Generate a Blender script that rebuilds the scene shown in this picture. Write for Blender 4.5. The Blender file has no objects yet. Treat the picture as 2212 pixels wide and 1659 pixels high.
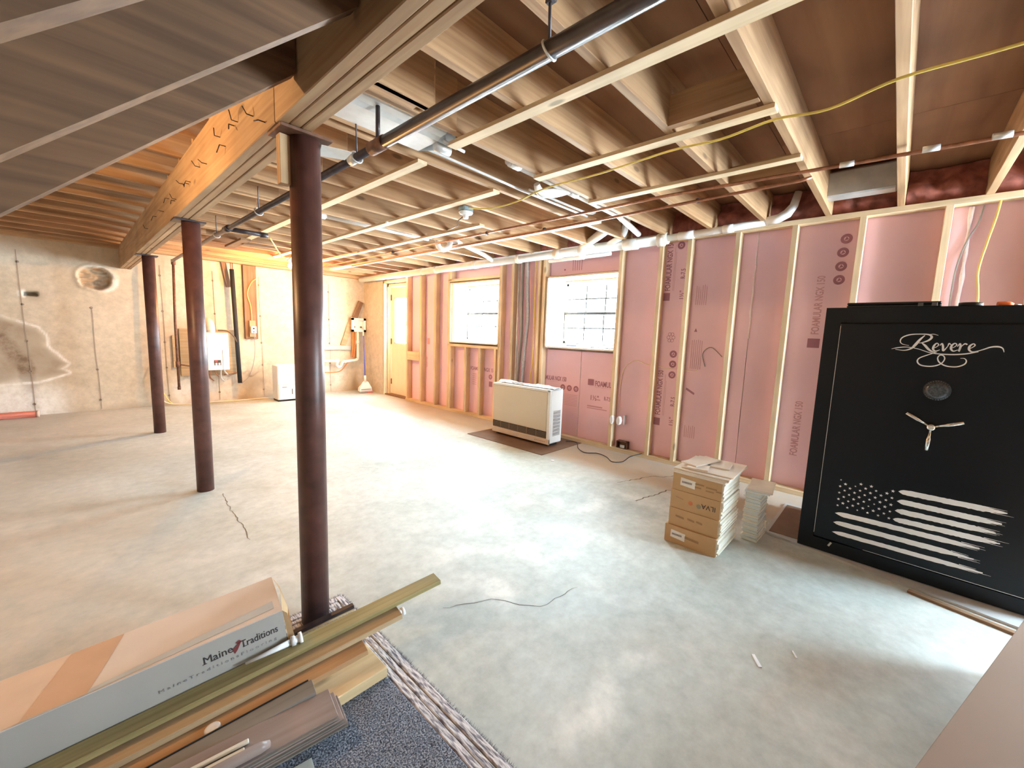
import bpy, bmesh, math, random
from mathutils import Vector, Matrix, noise
R = math.radians
rnd = random.Random(7)
scn = bpy.context.scene
COL = scn.collection

# ------------------------------------------------------------------ camera, world, exposure
cam_d = bpy.data.cameras.new('camera'); cam = bpy.data.objects.new('camera', cam_d); COL.objects.link(cam)
cam_d.sensor_width = 36.0; cam_d.lens = 889.4 / 2212 * 36.0; cam_d.clip_start = 0.02
YAW, PIT, ROL = R(47.125), R(6.956), R(2.072)
_f = Vector((math.cos(PIT) * math.sin(YAW), math.cos(PIT) * math.cos(YAW), -math.sin(PIT)))
_r = Vector((math.cos(YAW), -math.sin(YAW), 0)); _u = _r.cross(_f)
r2 = _r * math.cos(ROL) + _u * math.sin(ROL); u2 = -_r * math.sin(ROL) + _u * math.cos(ROL)
cam.matrix_world = Matrix(((r2.x, u2.x, -_f.x, 0), (r2.y, u2.y, -_f.y, 0), (r2.z, u2.z, -_f.z, 1.22), (0, 0, 0, 1)))
scn.camera = cam

scn.view_settings.view_transform = 'Standard'
scn.view_settings.look = 'None'
scn.view_settings.gamma = 1.0
scn.view_settings.use_curve_mapping = False
scn.view_settings.exposure = 3.2
scn.cycles.use_denoising = True
scn.cycles.max_bounces = 12
scn.cycles.diffuse_bounces = 8
scn.cycles.transparent_max_bounces = 12
scn.cycles.sample_clamp_indirect = 6.0

world = bpy.data.worlds.new('world'); scn.world = world; world.use_nodes = True
wn = world.node_tree.nodes; wl = world.node_tree.links
bg = wn['Background']
tcw = wn.new('ShaderNodeTexCoord'); sepw = wn.new('ShaderNodeSeparateXYZ'); rampw = wn.new('ShaderNodeValToRGB')
wl.new(tcw.outputs['Generated'], sepw.inputs[0]); wl.new(sepw.outputs['Z'], rampw.inputs[0])
rampw.color_ramp.elements[0].position = 0.0; rampw.color_ramp.elements[0].color = (0.68, 0.84, 0.94, 1)
rampw.color_ramp.elements[1].position = 0.6; rampw.color_ramp.elements[1].color = (0.62, 0.86, 1.0, 1)
wl.new(rampw.outputs[0], bg.inputs[0]); bg.inputs[1].default_value = 14.0

def portal(name, loc, rot, sx, sy):
    l = bpy.data.lights.new(name, 'AREA'); l.shape = 'RECTANGLE'; l.size = sx; l.size_y = sy
    l.cycles.is_portal = True
    o = bpy.data.objects.new(name, l); COL.objects.link(o); o.location = loc; o.rotation_euler = rot
    return o
portal('window_daylight', (4.36, 4.485, 1.50), (0, R(90), 0), 0.90, 1.06)
portal('window_daylight', (4.36, 2.68, 1.49), (0, R(90), 0), 0.86, 0.98)
portal('door_daylight', (4.36, 6.57, 1.37), (0, R(90), 0), 0.82, 0.46)
portal('unseen_back_opening_daylight', (3.57, -2.53, 1.42), (R(90), 0, 0), 0.75, 1.25)  # portal of the unseen back opening added to bring daylight in
portal('window_daylight', (4.36, -1.5, 1.50), (0, R(90), 0), 0.9, 1.0)

bl = bpy.data.lights.new('bulb_light', 'POINT'); bl.energy = 18.0; bl.color = (1.0, 0.50, 0.16); bl.shadow_soft_size = 0.02
blo = bpy.data.objects.new('bulb_light', bl); COL.objects.link(blo); blo.location = (2.235, 6.5, 2.01)
bl2 = bl.copy(); bl2.energy = 7.5; bl2.color = (1.0, 0.60, 0.28); blo2 = bpy.data.objects.new('bulb_light', bl2); COL.objects.link(blo2); blo2.location = (-.55, 2.6, 2.01)

# ------------------------------------------------------------------ materials
MATS = {}
def newmat(name):
    m = bpy.data.materials.new(name); m.use_nodes = True
    nt = m.node_tree; b = nt.nodes['Principled BSDF']; MATS[name] = m
    return m, nt, nt.nodes, nt.links, b
def plain(name, col, rough=0.5, metal=0.0, spec=0.5, var=0.06, scale=9.0, emit=None, bump=0.0):
    m, nt, N, L, b = newmat(name)
    tc = N.new('ShaderNodeTexCoord'); ns = N.new('ShaderNodeTexNoise'); ns.inputs['Scale'].default_value = scale
    ns.inputs['Detail'].default_value = 4
    L.new(tc.outputs['Object'], ns.inputs['Vector'])
    rp = N.new('ShaderNodeValToRGB')
    rp.color_ramp.elements[0].position = 0.3; rp.color_ramp.elements[1].position = 0.7
    rp.color_ramp.elements[0].color = tuple(max(0, c * (1 - var)) for c in col[:3]) + (1,)
    rp.color_ramp.elements[1].color = tuple(min(1, c * (1 + var)) for c in col[:3]) + (1,)
    L.new(ns.outputs['Fac'], rp.inputs[0]); L.new(rp.outputs[0], b.inputs['Base Color'])
    b.inputs['Roughness'].default_value = rough; b.inputs['Metallic'].default_value = metal
    b.inputs['Specular IOR Level'].default_value = spec
    if bump:
        bp = N.new('ShaderNodeBump'); bp.inputs['Strength'].default_value = bump; bp.inputs['Distance'].default_value = 0.004
        L.new(ns.outputs['Fac'], bp.inputs['Height']); L.new(bp.outputs[0], b.inputs['Normal'])
    if emit:
        b.inputs['Emission Color'].default_value = emit[0] + (1,); b.inputs['Emission Strength'].default_value = emit[1]
    return m
def wood(name, c1, c2, axis, rough=0.75, knots=True, along=1.3, across=34.0, stain=None):
    m, nt, N, L, b = newmat(name)
    tc = N.new('ShaderNodeTexCoord'); oi = N.new('ShaderNodeObjectInfo')
    mul = N.new('ShaderNodeVectorMath'); mul.operation = 'SCALE'; mul.inputs[0].default_value = (13.1, 7.7, 9.3)
    L.new(oi.outputs['Random'], mul.inputs['Scale'])
    add = N.new('ShaderNodeVectorMath'); add.operation = 'ADD'
    L.new(tc.outputs['Object'], add.inputs[0]); L.new(mul.outputs[0], add.inputs[1])
    mp = N.new('ShaderNodeMapping'); s = [across] * 3; s['xyz'.index(axis)] = along
    mp.inputs['Scale'].default_value = s; L.new(add.outputs[0], mp.inputs['Vector'])
    ns = N.new('ShaderNodeTexNoise'); ns.inputs['Scale'].default_value = 1.0; ns.inputs['Detail'].default_value = 6
    ns.inputs['Distortion'].default_value = 0.6
    L.new(mp.outputs[0], ns.inputs['Vector'])
    rp = N.new('ShaderNodeValToRGB'); rp.color_ramp.elements[0].position = 0.32; rp.color_ramp.elements[1].position = 0.66
    rp.color_ramp.elements[0].color = c2 + (1,); rp.color_ramp.elements[1].color = c1 + (1,)
    L.new(ns.outputs['Fac'], rp.inputs[0])
    # broad tone per board and blotches
    n2 = N.new('ShaderNodeTexNoise'); n2.inputs['Scale'].default_value = 2.2; n2.inputs['Detail'].default_value = 3
    L.new(add.outputs[0], n2.inputs['Vector'])
    mr = N.new('ShaderNodeMapRange'); mr.inputs['From Min'].default_value = 0.3; mr.inputs['From Max'].default_value = 0.7
    mr.inputs['To Min'].default_value = 0.74; mr.inputs['To Max'].default_value = 1.06
    L.new(n2.outputs['Fac'], mr.inputs[0])
    mr2 = N.new('ShaderNodeMapRange'); mr2.inputs['To Min'].default_value = 0.88; mr2.inputs['To Max'].default_value = 1.08
    L.new(oi.outputs['Random'], mr2.inputs[0])
    mm = N.new('ShaderNodeMath'); mm.operation = 'MULTIPLY'; L.new(mr.outputs[0], mm.inputs[0]); L.new(mr2.outputs[0], mm.inputs[1])
    vm = N.new('ShaderNodeVectorMath'); vm.operation = 'SCALE'; L.new(rp.outputs[0], vm.inputs[0]); L.new(mm.outputs[0], vm.inputs['Scale'])
    out = vm.outputs[0]
    if knots:
        mk = N.new('ShaderNodeMapping'); sk = [6.0] * 3; sk['xyz'.index(axis)] = 2.2; mk.inputs['Scale'].default_value = sk
        L.new(add.outputs[0], mk.inputs['Vector'])
        vo = N.new('ShaderNodeTexVoronoi'); vo.inputs['Scale'].default_value = 1.0; L.new(mk.outputs[0], vo.inputs['Vector'])
        kr = N.new('ShaderNodeMapRange'); kr.inputs['From Min'].default_value = 0.06; kr.inputs['From Max'].default_value = 0.11
        kr.inputs['To Min'].default_value = 0.75; kr.inputs['To Max'].default_value = 0.0
        L.new(vo.outputs['Distance'], kr.inputs[0])
        mx = N.new('ShaderNodeMix'); mx.data_type = 'RGBA'; L.new(kr.outputs[0], mx.inputs['Factor'])
        L.new(out, mx.inputs[6]); mx.inputs[7].default_value = tuple(c * 0.35 for c in c2) + (1,); out = mx.outputs[2]
    L.new(out, b.inputs['Base Color']); b.inputs['Roughness'].default_value = rough
    bp = N.new('ShaderNodeBump'); bp.inputs['Strength'].default_value = 0.25; bp.inputs['Distance'].default_value = 0.002
    L.new(ns.outputs['Fac'], bp.inputs['Height']); L.new(bp.outputs[0], b.inputs['Normal'])
    return m
joist_c = ((0.56, 0.345, 0.18), (0.37, 0.195, 0.088))
pine_c = ((0.86, 0.68, 0.45), (0.74, 0.54, 0.32))
W = {}
for ax in 'xyz':
    W['joist', ax] = wood('joist_wood_' + ax, *joist_c, ax)
    W['pine', ax] = wood('pine_wood_' + ax, *pine_c, ax)
    W['girder', ax] = wood('girder_wood_' + ax, (0.60, 0.40, 0.22), (0.44, 0.26, 0.13), ax)
    W['dark', ax] = wood('dark_wood_' + ax, (0.30, 0.17, 0.09), (0.19, 0.10, 0.05), ax)
    W['ply', ax] = wood('plywood_' + ax, (0.33, 0.165, 0.08), (0.235, 0.105, 0.05), ax, knots=False, along=0.9, across=9.0)
W['stair', 'x'] = wood('stair_wood', (0.20, 0.105, 0.05), (0.11, 0.054, 0.025), 'x')
W['treated', 'x'] = wood('treated_wood', (0.44, 0.36, 0.17), (0.31, 0.25, 0.10), 'x', knots=False, across=60)
W['tan', 'x'] = wood('tan_wood', (0.56, 0.42, 0.25), (0.45, 0.31, 0.17), 'x', knots=False, across=40)
W['block', 'x'] = wood('block_wood', (0.80, 0.62, 0.36), (0.68, 0.48, 0.25), 'x', across=30)
W['grey', 'x'] = wood('grey_laminate', (0.30, 0.27, 0.24), (0.22, 0.20, 0.175), 'x', knots=False, rough=0.35, across=30)
W['mauve', 'x'] = wood('mauve_laminate', (0.40, 0.31, 0.28), (0.31, 0.235, 0.21), 'x', knots=False, rough=0.4, across=30)
steel_red = plain('primer_red_steel', (0.098, 0.038, 0.029), 0.42, 0.0, 0.5, 0.35, 14)
iron = plain('black_iron', (0.055, 0.042, 0.045), 0.33, 0.35, 0.5, 0.3, 20)
rust = plain('rusty_iron', (0.16, 0.075, 0.045), 0.6, 0.2, 0.4, 0.35, 30)
galv = plain('galvanised_steel', (0.62, 0.63, 0.63), 0.38, 0.35, 0.5, 0.12, 12)
pvc = plain('white_pvc', (0.80, 0.78, 0.74), 0.4, 0, 0.5, 0.05)
grillebar_shade = plain('grille_bar_and_shade_dark', (0.02, 0.02, 0.022), 0.6)  # near-black tone stands in for backlit muntins and shade on the meeting rails
wvinyl = plain('white_vinyl', (0.86, 0.87, 0.88), 0.4)
copper = plain('copper_pipe', (0.42, 0.19, 0.11), 0.35, 0.6, 0.5, 0.25, 30)
safe_black = plain('satin_black_paint', (0.0022, 0.0045, 0.0085), 0.40, 0, 0.3, 0.15, 60)
blackp = plain('black_plastic', (0.012, 0.013, 0.015), 0.45)
seamdark = plain('gap_black', (0.003, 0.003, 0.004), 0.8)
chrome = plain('chrome', (0.75, 0.73, 0.70), 0.12, 1.0, 0.5, 0.03)
decal = plain('white_decal', (0.90, 0.91, 0.92), 0.5, 0, 0.3, 0.02)
orange = plain('orange_plastic', (0.85, 0.20, 0.06), 0.4)
yellow = plain('yellow_cable', (0.80, 0.62, 0.16), 0.45)
cream = plain('cream_cable', (0.82, 0.68, 0.48), 0.5)
greycable = plain('grey_cable', (0.30, 0.27, 0.26), 0.6)
beige_en = plain('beige_enamel', (0.66, 0.60, 0.49), 0.4, 0, 0.4, 0.02, 3)
white_en = plain('white_enamel', (0.82, 0.84, 0.84), 0.35, 0, 0.5, 0.02)
darkgrill = plain('dark_grille', (0.075, 0.06, 0.05), 0.6)
cardboard = plain('cardboard', (0.55, 0.37, 0.205), 0.8, 0, 0.2, 0.07, 5)
cartonmat = plain('brown_carton', (0.225, 0.14, 0.092), 0.75, 0, 0.2, 0.04, 4)
whitecard = plain('white_coated_card', (0.66, 0.60, 0.55), 0.55, 0, 0.35, 0.05, 6)
whitecard2 = plain('grey_white_card_side', (0.43, 0.415, 0.385), 0.6, 0, 0.3, 0.04, 6)
ink = plain('black_ink', (0.05, 0.04, 0.045), 0.7)
inkfaint = plain('faint_brown_ink', (0.36, 0.23, 0.12), 0.8)
tile_m = plain('cream_tile', (0.84, 0.80, 0.70), 0.5, 0, 0.4, 0.06, 14)
tile_p = plain('pale_tile_face', (0.80, 0.74, 0.66), 0.4, 0, 0.5, 0.08, 10)
tile_w = plain('white_tile', (0.76, 0.79, 0.78), 0.5, 0, 0.4, 0.06, 14)
labelm = plain('white_label', (0.85, 0.84, 0.80), 0.6)
redink = plain('red_ink', (0.62, 0.22, 0.10), 0.7)
greenink = plain('grey_green_ink', (0.30, 0.30, 0.20), 0.7)
foam_m = plain('pink_foam', (0.85, 0.57, 0.67), 0.38, 0, 0.35, 0.05, 2.2)
foamink = plain('foam_print', (0.38, 0.16, 0.22), 0.65)
foamink2 = plain('foam_print_faint', (0.60, 0.31, 0.36), 0.65)
sprayfoam = plain('foam_sealant', (0.90, 0.76, 0.78), 0.7, bump=0.6, scale=60)
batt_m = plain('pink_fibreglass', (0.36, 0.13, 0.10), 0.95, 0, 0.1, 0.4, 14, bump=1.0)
door_m = plain('cream_door_paint', (0.82, 0.70, 0.50), 0.5, 0, 0.4, 0.03)
paper = plain('white_paper', (0.80, 0.82, 0.85), 0.6)
mat_brown = plain('brown_hardboard', (0.17, 0.10, 0.065), 0.6, 0, 0.3, 0.12, 8)
red_pipe = plain('red_pipe', (0.42, 0.10, 0.055), 0.5)
blue_m = plain('blue_handle', (0.10, 0.14, 0.62), 0.4)
orangetube = plain('orange_pex', (0.80, 0.25, 0.08), 0.5)
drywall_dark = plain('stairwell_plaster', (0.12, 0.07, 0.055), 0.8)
insul_blk = plain('black_foam_sleeve', (0.022, 0.022, 0.024), 0.8)
white_fibre = plain('cobweb', (0.75, 0.68, 0.60), 0.9)
gypsum_w = plain('window_buck_white', (0.88, 0.86, 0.80), 0.6, 0, 0.3, 0.05, 5)
yw = plain('flue_white', (0.80, 0.74, 0.62), 0.5)
glass_m, nt, N, L, b = newmat('window_glass')
N.remove(b); tr = N.new('ShaderNodeBsdfTransparent'); gl = N.new('ShaderNodeBsdfGlossy'); gl.inputs['Roughness'].default_value = 0.02
mx = N.new('ShaderNodeMixShader'); mx.inputs[0].default_value = 0.05; L.new(tr.outputs[0], mx.inputs[1]); L.new(gl.outputs[0], mx.inputs[2])
L.new(mx.outputs[0], N['Material Output'].inputs[0])
bulb_m, nt, N, L, b = newmat('lit_bulb')
b.inputs['Base Color'].default_value = (1, .8, .5, 1); b.inputs['Emission Color'].default_value = (1.0, 0.72, 0.36, 1); b.inputs['Emission Strength'].default_value = 12

def concrete(name, cols, scale, attr=None, rough=0.7, bump=0.15, sheen=0.5):
    m, nt, N, L, b = newmat(name)
    tc = N.new('ShaderNodeTexCoord')
    n1 = N.new('ShaderNodeTexNoise'); n1.inputs['Scale'].default_value = scale; n1.inputs['Detail'].default_value = 7; n1.inputs['Roughness'].default_value = 0.62
    n1.inputs['Distortion'].default_value = 0.5
    L.new(tc.outputs['Object'], n1.inputs['Vector'])
    rp = N.new('ShaderNodeValToRGB'); cr = rp.color_ramp
    pos = [0.28, 0.42, 0.55, 0.70]
    while len(cr.elements) < 4: cr.elements.new(0.5)
    for e, p_, c in zip(cr.elements, pos, cols): e.position = p_; e.color = c + (1,)
    L.new(n1.outputs['Fac'], rp.inputs[0])
    n2 = N.new('ShaderNodeTexNoise'); n2.inputs['Scale'].default_value = scale * 14; n2.inputs['Detail'].default_value = 8; n2.inputs['Roughness'].default_value = 0.7
    L.new(tc.outputs['Object'], n2.inputs['Vector'])
    mr = N.new('ShaderNodeMapRange'); mr.inputs['From Min'].default_value = 0.3; mr.inputs['From Max'].default_value = 0.7
    mr.inputs['To Min'].default_value = 0.80; mr.inputs['To Max'].default_value = 1.12
    L.new(n2.outputs['Fac'], mr.inputs[0])
    vm = N.new('ShaderNodeVectorMath'); vm.operation = 'SCALE'; L.new(rp.outputs[0], vm.inputs[0]); L.new(mr.outputs[0], vm.inputs['Scale'])
    out = vm.outputs[0]
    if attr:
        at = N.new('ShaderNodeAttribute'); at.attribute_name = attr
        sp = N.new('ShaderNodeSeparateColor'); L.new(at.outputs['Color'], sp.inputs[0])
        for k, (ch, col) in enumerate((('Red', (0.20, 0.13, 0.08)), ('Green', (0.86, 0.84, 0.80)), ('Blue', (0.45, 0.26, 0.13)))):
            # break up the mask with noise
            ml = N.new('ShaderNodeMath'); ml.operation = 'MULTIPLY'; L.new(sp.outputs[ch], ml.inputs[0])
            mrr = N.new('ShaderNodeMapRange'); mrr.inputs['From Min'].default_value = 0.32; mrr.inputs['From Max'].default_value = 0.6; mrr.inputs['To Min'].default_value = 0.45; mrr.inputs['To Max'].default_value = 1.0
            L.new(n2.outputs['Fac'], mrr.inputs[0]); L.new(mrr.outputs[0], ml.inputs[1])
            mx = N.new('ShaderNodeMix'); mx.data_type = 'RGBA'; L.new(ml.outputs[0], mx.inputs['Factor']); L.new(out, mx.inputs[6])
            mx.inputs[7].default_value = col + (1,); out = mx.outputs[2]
    L.new(out, b.inputs['Base Color']); b.inputs['Roughness'].default_value = rough; b.inputs['Specular IOR Level'].default_value = sheen
    bp = N.new('ShaderNodeBump'); bp.inputs['Strength'].default_value = bump; bp.inputs['Distance'].default_value = 0.006
    L.new(n2.outputs['Fac'], bp.inputs['Height']); L.new(bp.outputs[0], b.inputs['Normal'])
    return m
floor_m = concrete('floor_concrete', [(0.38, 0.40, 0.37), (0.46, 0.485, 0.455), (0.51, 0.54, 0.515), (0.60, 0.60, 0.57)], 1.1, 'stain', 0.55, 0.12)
wall_m = concrete('wall_concrete', [(0.47, 0.385, 0.28), (0.55, 0.465, 0.35), (0.59, 0.505, 0.39), (0.64, 0.56, 0.45)], 0.9, 'stain', 0.8, 0.2, 0.3)
wall_m2 = concrete('shell_concrete', [(0.47, 0.41, 0.33), (0.54, 0.47, 0.38), (0.57, 0.50, 0.41), (0.60, 0.54, 0.45)], 1.0, None, 0.8, 0.2, 0.3)
seam_m = plain('form_seam_concrete', (0.33, 0.26, 0.20), 0.85)

# ------------------------------------------------------------------ object helpers
WL = {}
def _put(o, parent, wc):
    wc = Vector(wc)
    COL.objects.link(o)
    if parent is not None:
        o.parent = parent; o.location = wc - WL.get(parent.name, Vector((0, 0, 0)))
    else:
        o.location = wc
    WL[o.name] = wc
    return o
def empty(name, loc, rot=(0, 0, 0), parent=None, local=False):
    o = bpy.data.objects.new(name, None); o.empty_display_size = 0.1
    _put(o, parent, loc); o.rotation_euler = rot
    if local or any(rot): WL[o.name] = Vector((0, 0, 0))
    return o
def tag(o, label, cat, group=None):
    o['label'] = label; o['category'] = cat
    if group: o['group'] = group
    return o
def struct(o): o['kind'] = 'structure'; return o
def stuff(o): o['kind'] = 'stuff'; return o
def mesh_of(name, verts, faces, mat, smooth=False):
    me = bpy.data.meshes.new(name); me.from_pydata([tuple(v) for v in verts], [], faces)
    if isinstance(mat, (list, tuple)):
        for x in mat: me.materials.append(x)
    elif mat: me.materials.append(mat)
    if smooth:
        for p_ in me.polygons: p_.use_smooth = True
    me.update(); return me
def mobj(name, verts, faces, mat, parent=None, loc=(0, 0, 0), smooth=False, rot=None):
    me = mesh_of(name, verts, faces, mat, smooth)
    o = bpy.data.objects.new(name, me); _put(o, parent, loc)
    if rot: o.rotation_euler = rot
    return o
_bc = {}
def box_mesh(dx, dy, dz, mat, bev):
    k = (round(dx, 4), round(dy, 4), round(dz, 4), mat.name, bev)
    if k in _bc: return _bc[k]
    bm = bmesh.new(); bmesh.ops.create_cube(bm, size=1.0)
    for v in bm.verts: v.co = Vector((v.co.x * dx, v.co.y * dy, v.co.z * dz))
    if bev: bmesh.ops.bevel(bm, geom=bm.edges[:], offset=min(bev, min(dx, dy, dz) * 0.45), segments=1, affect='EDGES', profile=0.5)
    me = bpy.data.meshes.new('box'); bm.to_mesh(me); bm.free(); me.materials.append(mat); _bc[k] = me
    return me
def box(name, x0, x1, y0, y1, z0, z1, mat, parent=None, bev=0.0, rot=None):
    me = box_mesh(abs(x1 - x0), abs(y1 - y0), abs(z1 - z0), mat, bev)
    o = bpy.data.objects.new(name, me); _put(o, parent, ((x0 + x1) / 2, (y0 + y1) / 2, (z0 + z1) / 2))
    if rot: o.rotation_euler = rot
    return o
def boxes_geo(lst):
    V, F = [], []
    for x0, x1, y0, y1, z0, z1 in lst:
        n = len(V)
        V += [(x0, y0, z0), (x1, y0, z0), (x1, y1, z0), (x0, y1, z0), (x0, y0, z1), (x1, y0, z1), (x1, y1, z1), (x0, y1, z1)]
        F += [(n, n+3, n+2, n+1), (n+4, n+5, n+6, n+7), (n, n+1, n+5, n+4), (n+1, n+2, n+6, n+5), (n+2, n+3, n+7, n+6), (n+3, n, n+4, n+7)]
    return V, F
def multibox(name, lst, mat, parent=None):
    V, F = boxes_geo(lst); c = Vector(V[0])
    return mobj(name, [Vector(v) - c for v in V], F, mat, parent, c)
def catmull(pts, sub):
    P_ = [Vector(p_) for p_ in pts]; out = []
    for i in range(len(P_) - 1):
        a = P_[max(i-1, 0)]; b_ = P_[i]; c = P_[i+1]; d = P_[min(i+2, len(P_)-1)]
        for k in range(sub):
            t = k / sub
            out.append(0.5 * ((2*b_) + (c-a)*t + (2*a-5*b_+4*c-d)*t*t + (3*b_-3*c+d-a)*t**3))
    out.append(P_[-1]); return out
def tube_geo(pts, r, seg=10, cap=True):
    pts = [Vector(p_) for p_ in pts]; n = len(pts); V, F = [], []
    rr = r if isinstance(r, (list, tuple)) else [r] * n
    t0 = (pts[1] - pts[0]).normalized(); up = Vector((0, 0, 1)) if abs(t0.z) < 0.9 else Vector((1, 0, 0))
    nx = t0.cross(up).normalized()
    for i, p_ in enumerate(pts):
        t = (pts[min(i+1, n-1)] - pts[max(i-1, 0)]).normalized()
        nx = (nx - t * nx.dot(t))
        nx = nx.normalized() if nx.length > 1e-5 else t.orthogonal().normalized()
        ny = t.cross(nx)
        for k in range(seg):
            a = 2 * math.pi * k / seg; V.append(p_ + (nx * math.cos(a) + ny * math.sin(a)) * rr[i])
    for i in range(n - 1):
        for k in range(seg):
            a, b_ = i*seg+k, i*seg+(k+1) % seg; F.append((a, b_, b_+seg, a+seg))
    if cap: F.append(tuple(reversed(range(seg)))); F.append(tuple(range((n-1)*seg, n*seg)))
    return V, F
def tube(name, pts, r, mat, parent=None, seg=10, curve=0, smooth=True):
    if curve:
        if isinstance(r, (list, tuple)):
            q = catmull([(i, v, 0) for i, v in enumerate(r)], curve); r = [max(.0005, v.y) for v in q]
        pts = catmull(pts, curve)
    V, F = tube_geo(pts, r, seg); c = Vector(pts[0])
    o = mobj(name, [v - c for v in V], F, mat, parent, c)
    for p_ in o.data.polygons: p_.use_smooth = smooth and len(p_.vertices) == 4
    return o
def lathe(name, prof, mat, parent=None, loc=(0, 0, 0), seg=20, axis='z', caps=True):
    V, F = [], []
    for r_, h in prof:
        for k in range(seg):
            a = 2*math.pi*k/seg; v = (r_*math.cos(a), r_*math.sin(a), h)
            if axis == 'x': v = (v[2], v[0], v[1])
            if axis == 'y': v = (v[1], v[2], v[0])
            V.append(v)
    for i in range(len(prof)-1):
        for k in range(seg): a, b_ = i*seg+k, i*seg+(k+1) % seg; F.append((a, b_, b_+seg, a+seg))
    if caps: F.append(tuple(reversed(range(seg)))); F.append(tuple(range((len(prof)-1)*seg, len(prof)*seg)))
    o = mobj(name, V, F, mat, parent, loc)
    for p_ in o.data.polygons: p_.use_smooth = len(p_.vertices) == 4
    return o
_tc = {}
def text_mesh(s, size, mat, bold=0.0, ext=0.0004, shear=0.0):
    k = (s, size, mat.name, bold, shear)
    if k in _tc: return _tc[k]
    cu = bpy.data.curves.new('lettering', 'FONT'); cu.body = s; cu.size = size; cu.offset = bold; cu.extrude = ext; cu.shear = shear; cu.resolution_u = 3
    to = bpy.data.objects.new('tmp', cu); COL.objects.link(to)
    dg = bpy.context.evaluated_depsgraph_get(); me = bpy.data.meshes.new_from_object(to.evaluated_get(dg))
    bpy.data.objects.remove(to); bpy.data.curves.remove(cu)
    me.materials.clear(); me.materials.append(mat); _tc[k] = me
    return me
def text_on(name, s, size, mat, parent, origin, X, Y, sx=1.0, bold=0.0, shear=0.0):
    me = text_mesh(s, size, mat, bold, 0.0004, shear)
    o = bpy.data.objects.new(name, me); _put(o, parent, origin)
    X = Vector(X).normalized(); Y = Vector(Y).normalized(); Z = X.cross(Y)
    m3 = Matrix((X, Y, Z)).transposed(); o.rotation_euler = m3.to_euler(); o.scale = (sx, 1, 1)
    return o
def poly_on(name, polys, mat, parent, origin, X, Y, off=0.0006):
    """flat polygons given in plane coordinates, lying just proud of a face"""
    X = Vector(X); Y = Vector(Y); Z = X.cross(Y); V, F = [], []
    for pl in polys:
        n = len(V); V += [X*p_[0] + Y*p_[1] + Z*off for p_ in pl]; F.append(tuple(range(n, n+len(pl))))
    return mobj(name, V, F, mat, parent, origin)
def ribbon_polys(strokes, sub=6):
    out = []
    for st in strokes:
        P_ = catmull([Vector((a, b_, w)) for a, b_, w in st], sub); lf, rt = [], []
        for i, p_ in enumerate(P_):
            d = P_[min(i+1, len(P_)-1)] - P_[max(i-1, 0)]; n = Vector((-d.y, d.x)); n = n.normalized() if n.length else Vector((0, 1))
            w = max(p_.z, 0.0004)
            lf.append((p_.x + n.x*w, p_.y + n.y*w)); rt.append((p_.x - n.x*w, p_.y - n.y*w))
        for i in range(len(P_)-1): out.append([rt[i], rt[i+1], lf[i+1], lf[i]])
    return out
def disc(cx, cy, r, n=18, a0=0.0): return [(cx + r*math.cos(a0+2*math.pi*k/n), cy + r*math.sin(a0+2*math.pi*k/n)) for k in range(n)]
def ring_polys(cx, cy, r0, r1, n=18):
    out = []
    for k in range(n):
        a, b_ = 2*math.pi*k/n, 2*math.pi*(k+1)/n
        out.append([(cx+r0*math.cos(a), cy+r0*math.sin(a)), (cx+r1*math.cos(a), cy+r1*math.sin(a)), (cx+r1*math.cos(b_), cy+r1*math.sin(b_)), (cx+r0*math.cos(b_), cy+r0*math.sin(b_))])
    return out
def grid_mesh(name, nx, ny, fn, mat, stain=None):
    V, F = [], []
    for j in range(ny+1):
        for i in range(nx+1): V.append(fn(i/nx, j/ny))
    for j in range(ny):
        for i in range(nx): a = j*(nx+1)+i; F.append((a, a+1, a+nx+2, a+nx+1))
    o = mobj(name, V, F, mat, None, (0, 0, 0), True)
    if stain:
        at = o.data.color_attributes.new('stain', 'FLOAT_COLOR', 'POINT')
        at.data.foreach_set('color', [c for v in V for c in stain(v)])
    return o
def sm(a, b_, x):
    t = min(1, max(0, (x-a)/(b_-a))); return t*t*(3-2*t)

# ------------------------------------------------------------------ floor
def f_stain_shade(v):
    x, y = v[0], v[1]
    n = noise.noise(Vector((x*1.3, y*1.3, 0))); n2 = noise.noise(Vector((x*5, y*5, 3.0)))
    dark = 0.0; white = 0.0; tan = 0.0
    # white scuffed smear in front of the cartons and drips
    d = abs((y-0.61) + 0.04*n2*2) ; white += 1.0*sm(0.085, 0.0, d)*sm(0.85, 1.0, x)*sm(1.55, 1.35, x)*(0.6+0.8*n2)
    # flaked patches in the middle of the floor
    dd = math.hypot((x-1.9), (y-1.6)); white += 0.8*sm(1.3, 0.3, dd)*max(0, n2+0.1)
    dd = math.hypot((x-2.9), (y-1.3)); white += 0.5*sm(0.6, 0.2, dd)*max(0, n2+0.2)
    # shade below the windows painted tan along the right wall; left half tinted tan
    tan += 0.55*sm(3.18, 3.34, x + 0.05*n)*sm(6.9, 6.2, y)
    tan += 0.22*sm(0.9, -0.2, x + 0.5*n)
    white += 0.35*max(0, noise.noise(Vector((x*2.1, y*2.1, 9)))-.05)*2*max(0, n2+.2); dark += 0.30*max(0, noise.noise(Vector((x*1.7, y*1.7, 19)))-.1)*2*max(0, n2+.25)
    # smudges near the right wall end
    dark += 0.25*sm(0.35, 0.0, math.hypot(x-2.6, (y-6.0)*0.6))*max(0, n2+0.3)
    dark += 0.28*max(0, n2-0.25)*sm(0.2, 1.0, n+0.4)
    return (min(1, max(0, dark)), min(1, max(0, white)), min(1, max(0, tan)), 1)
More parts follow.
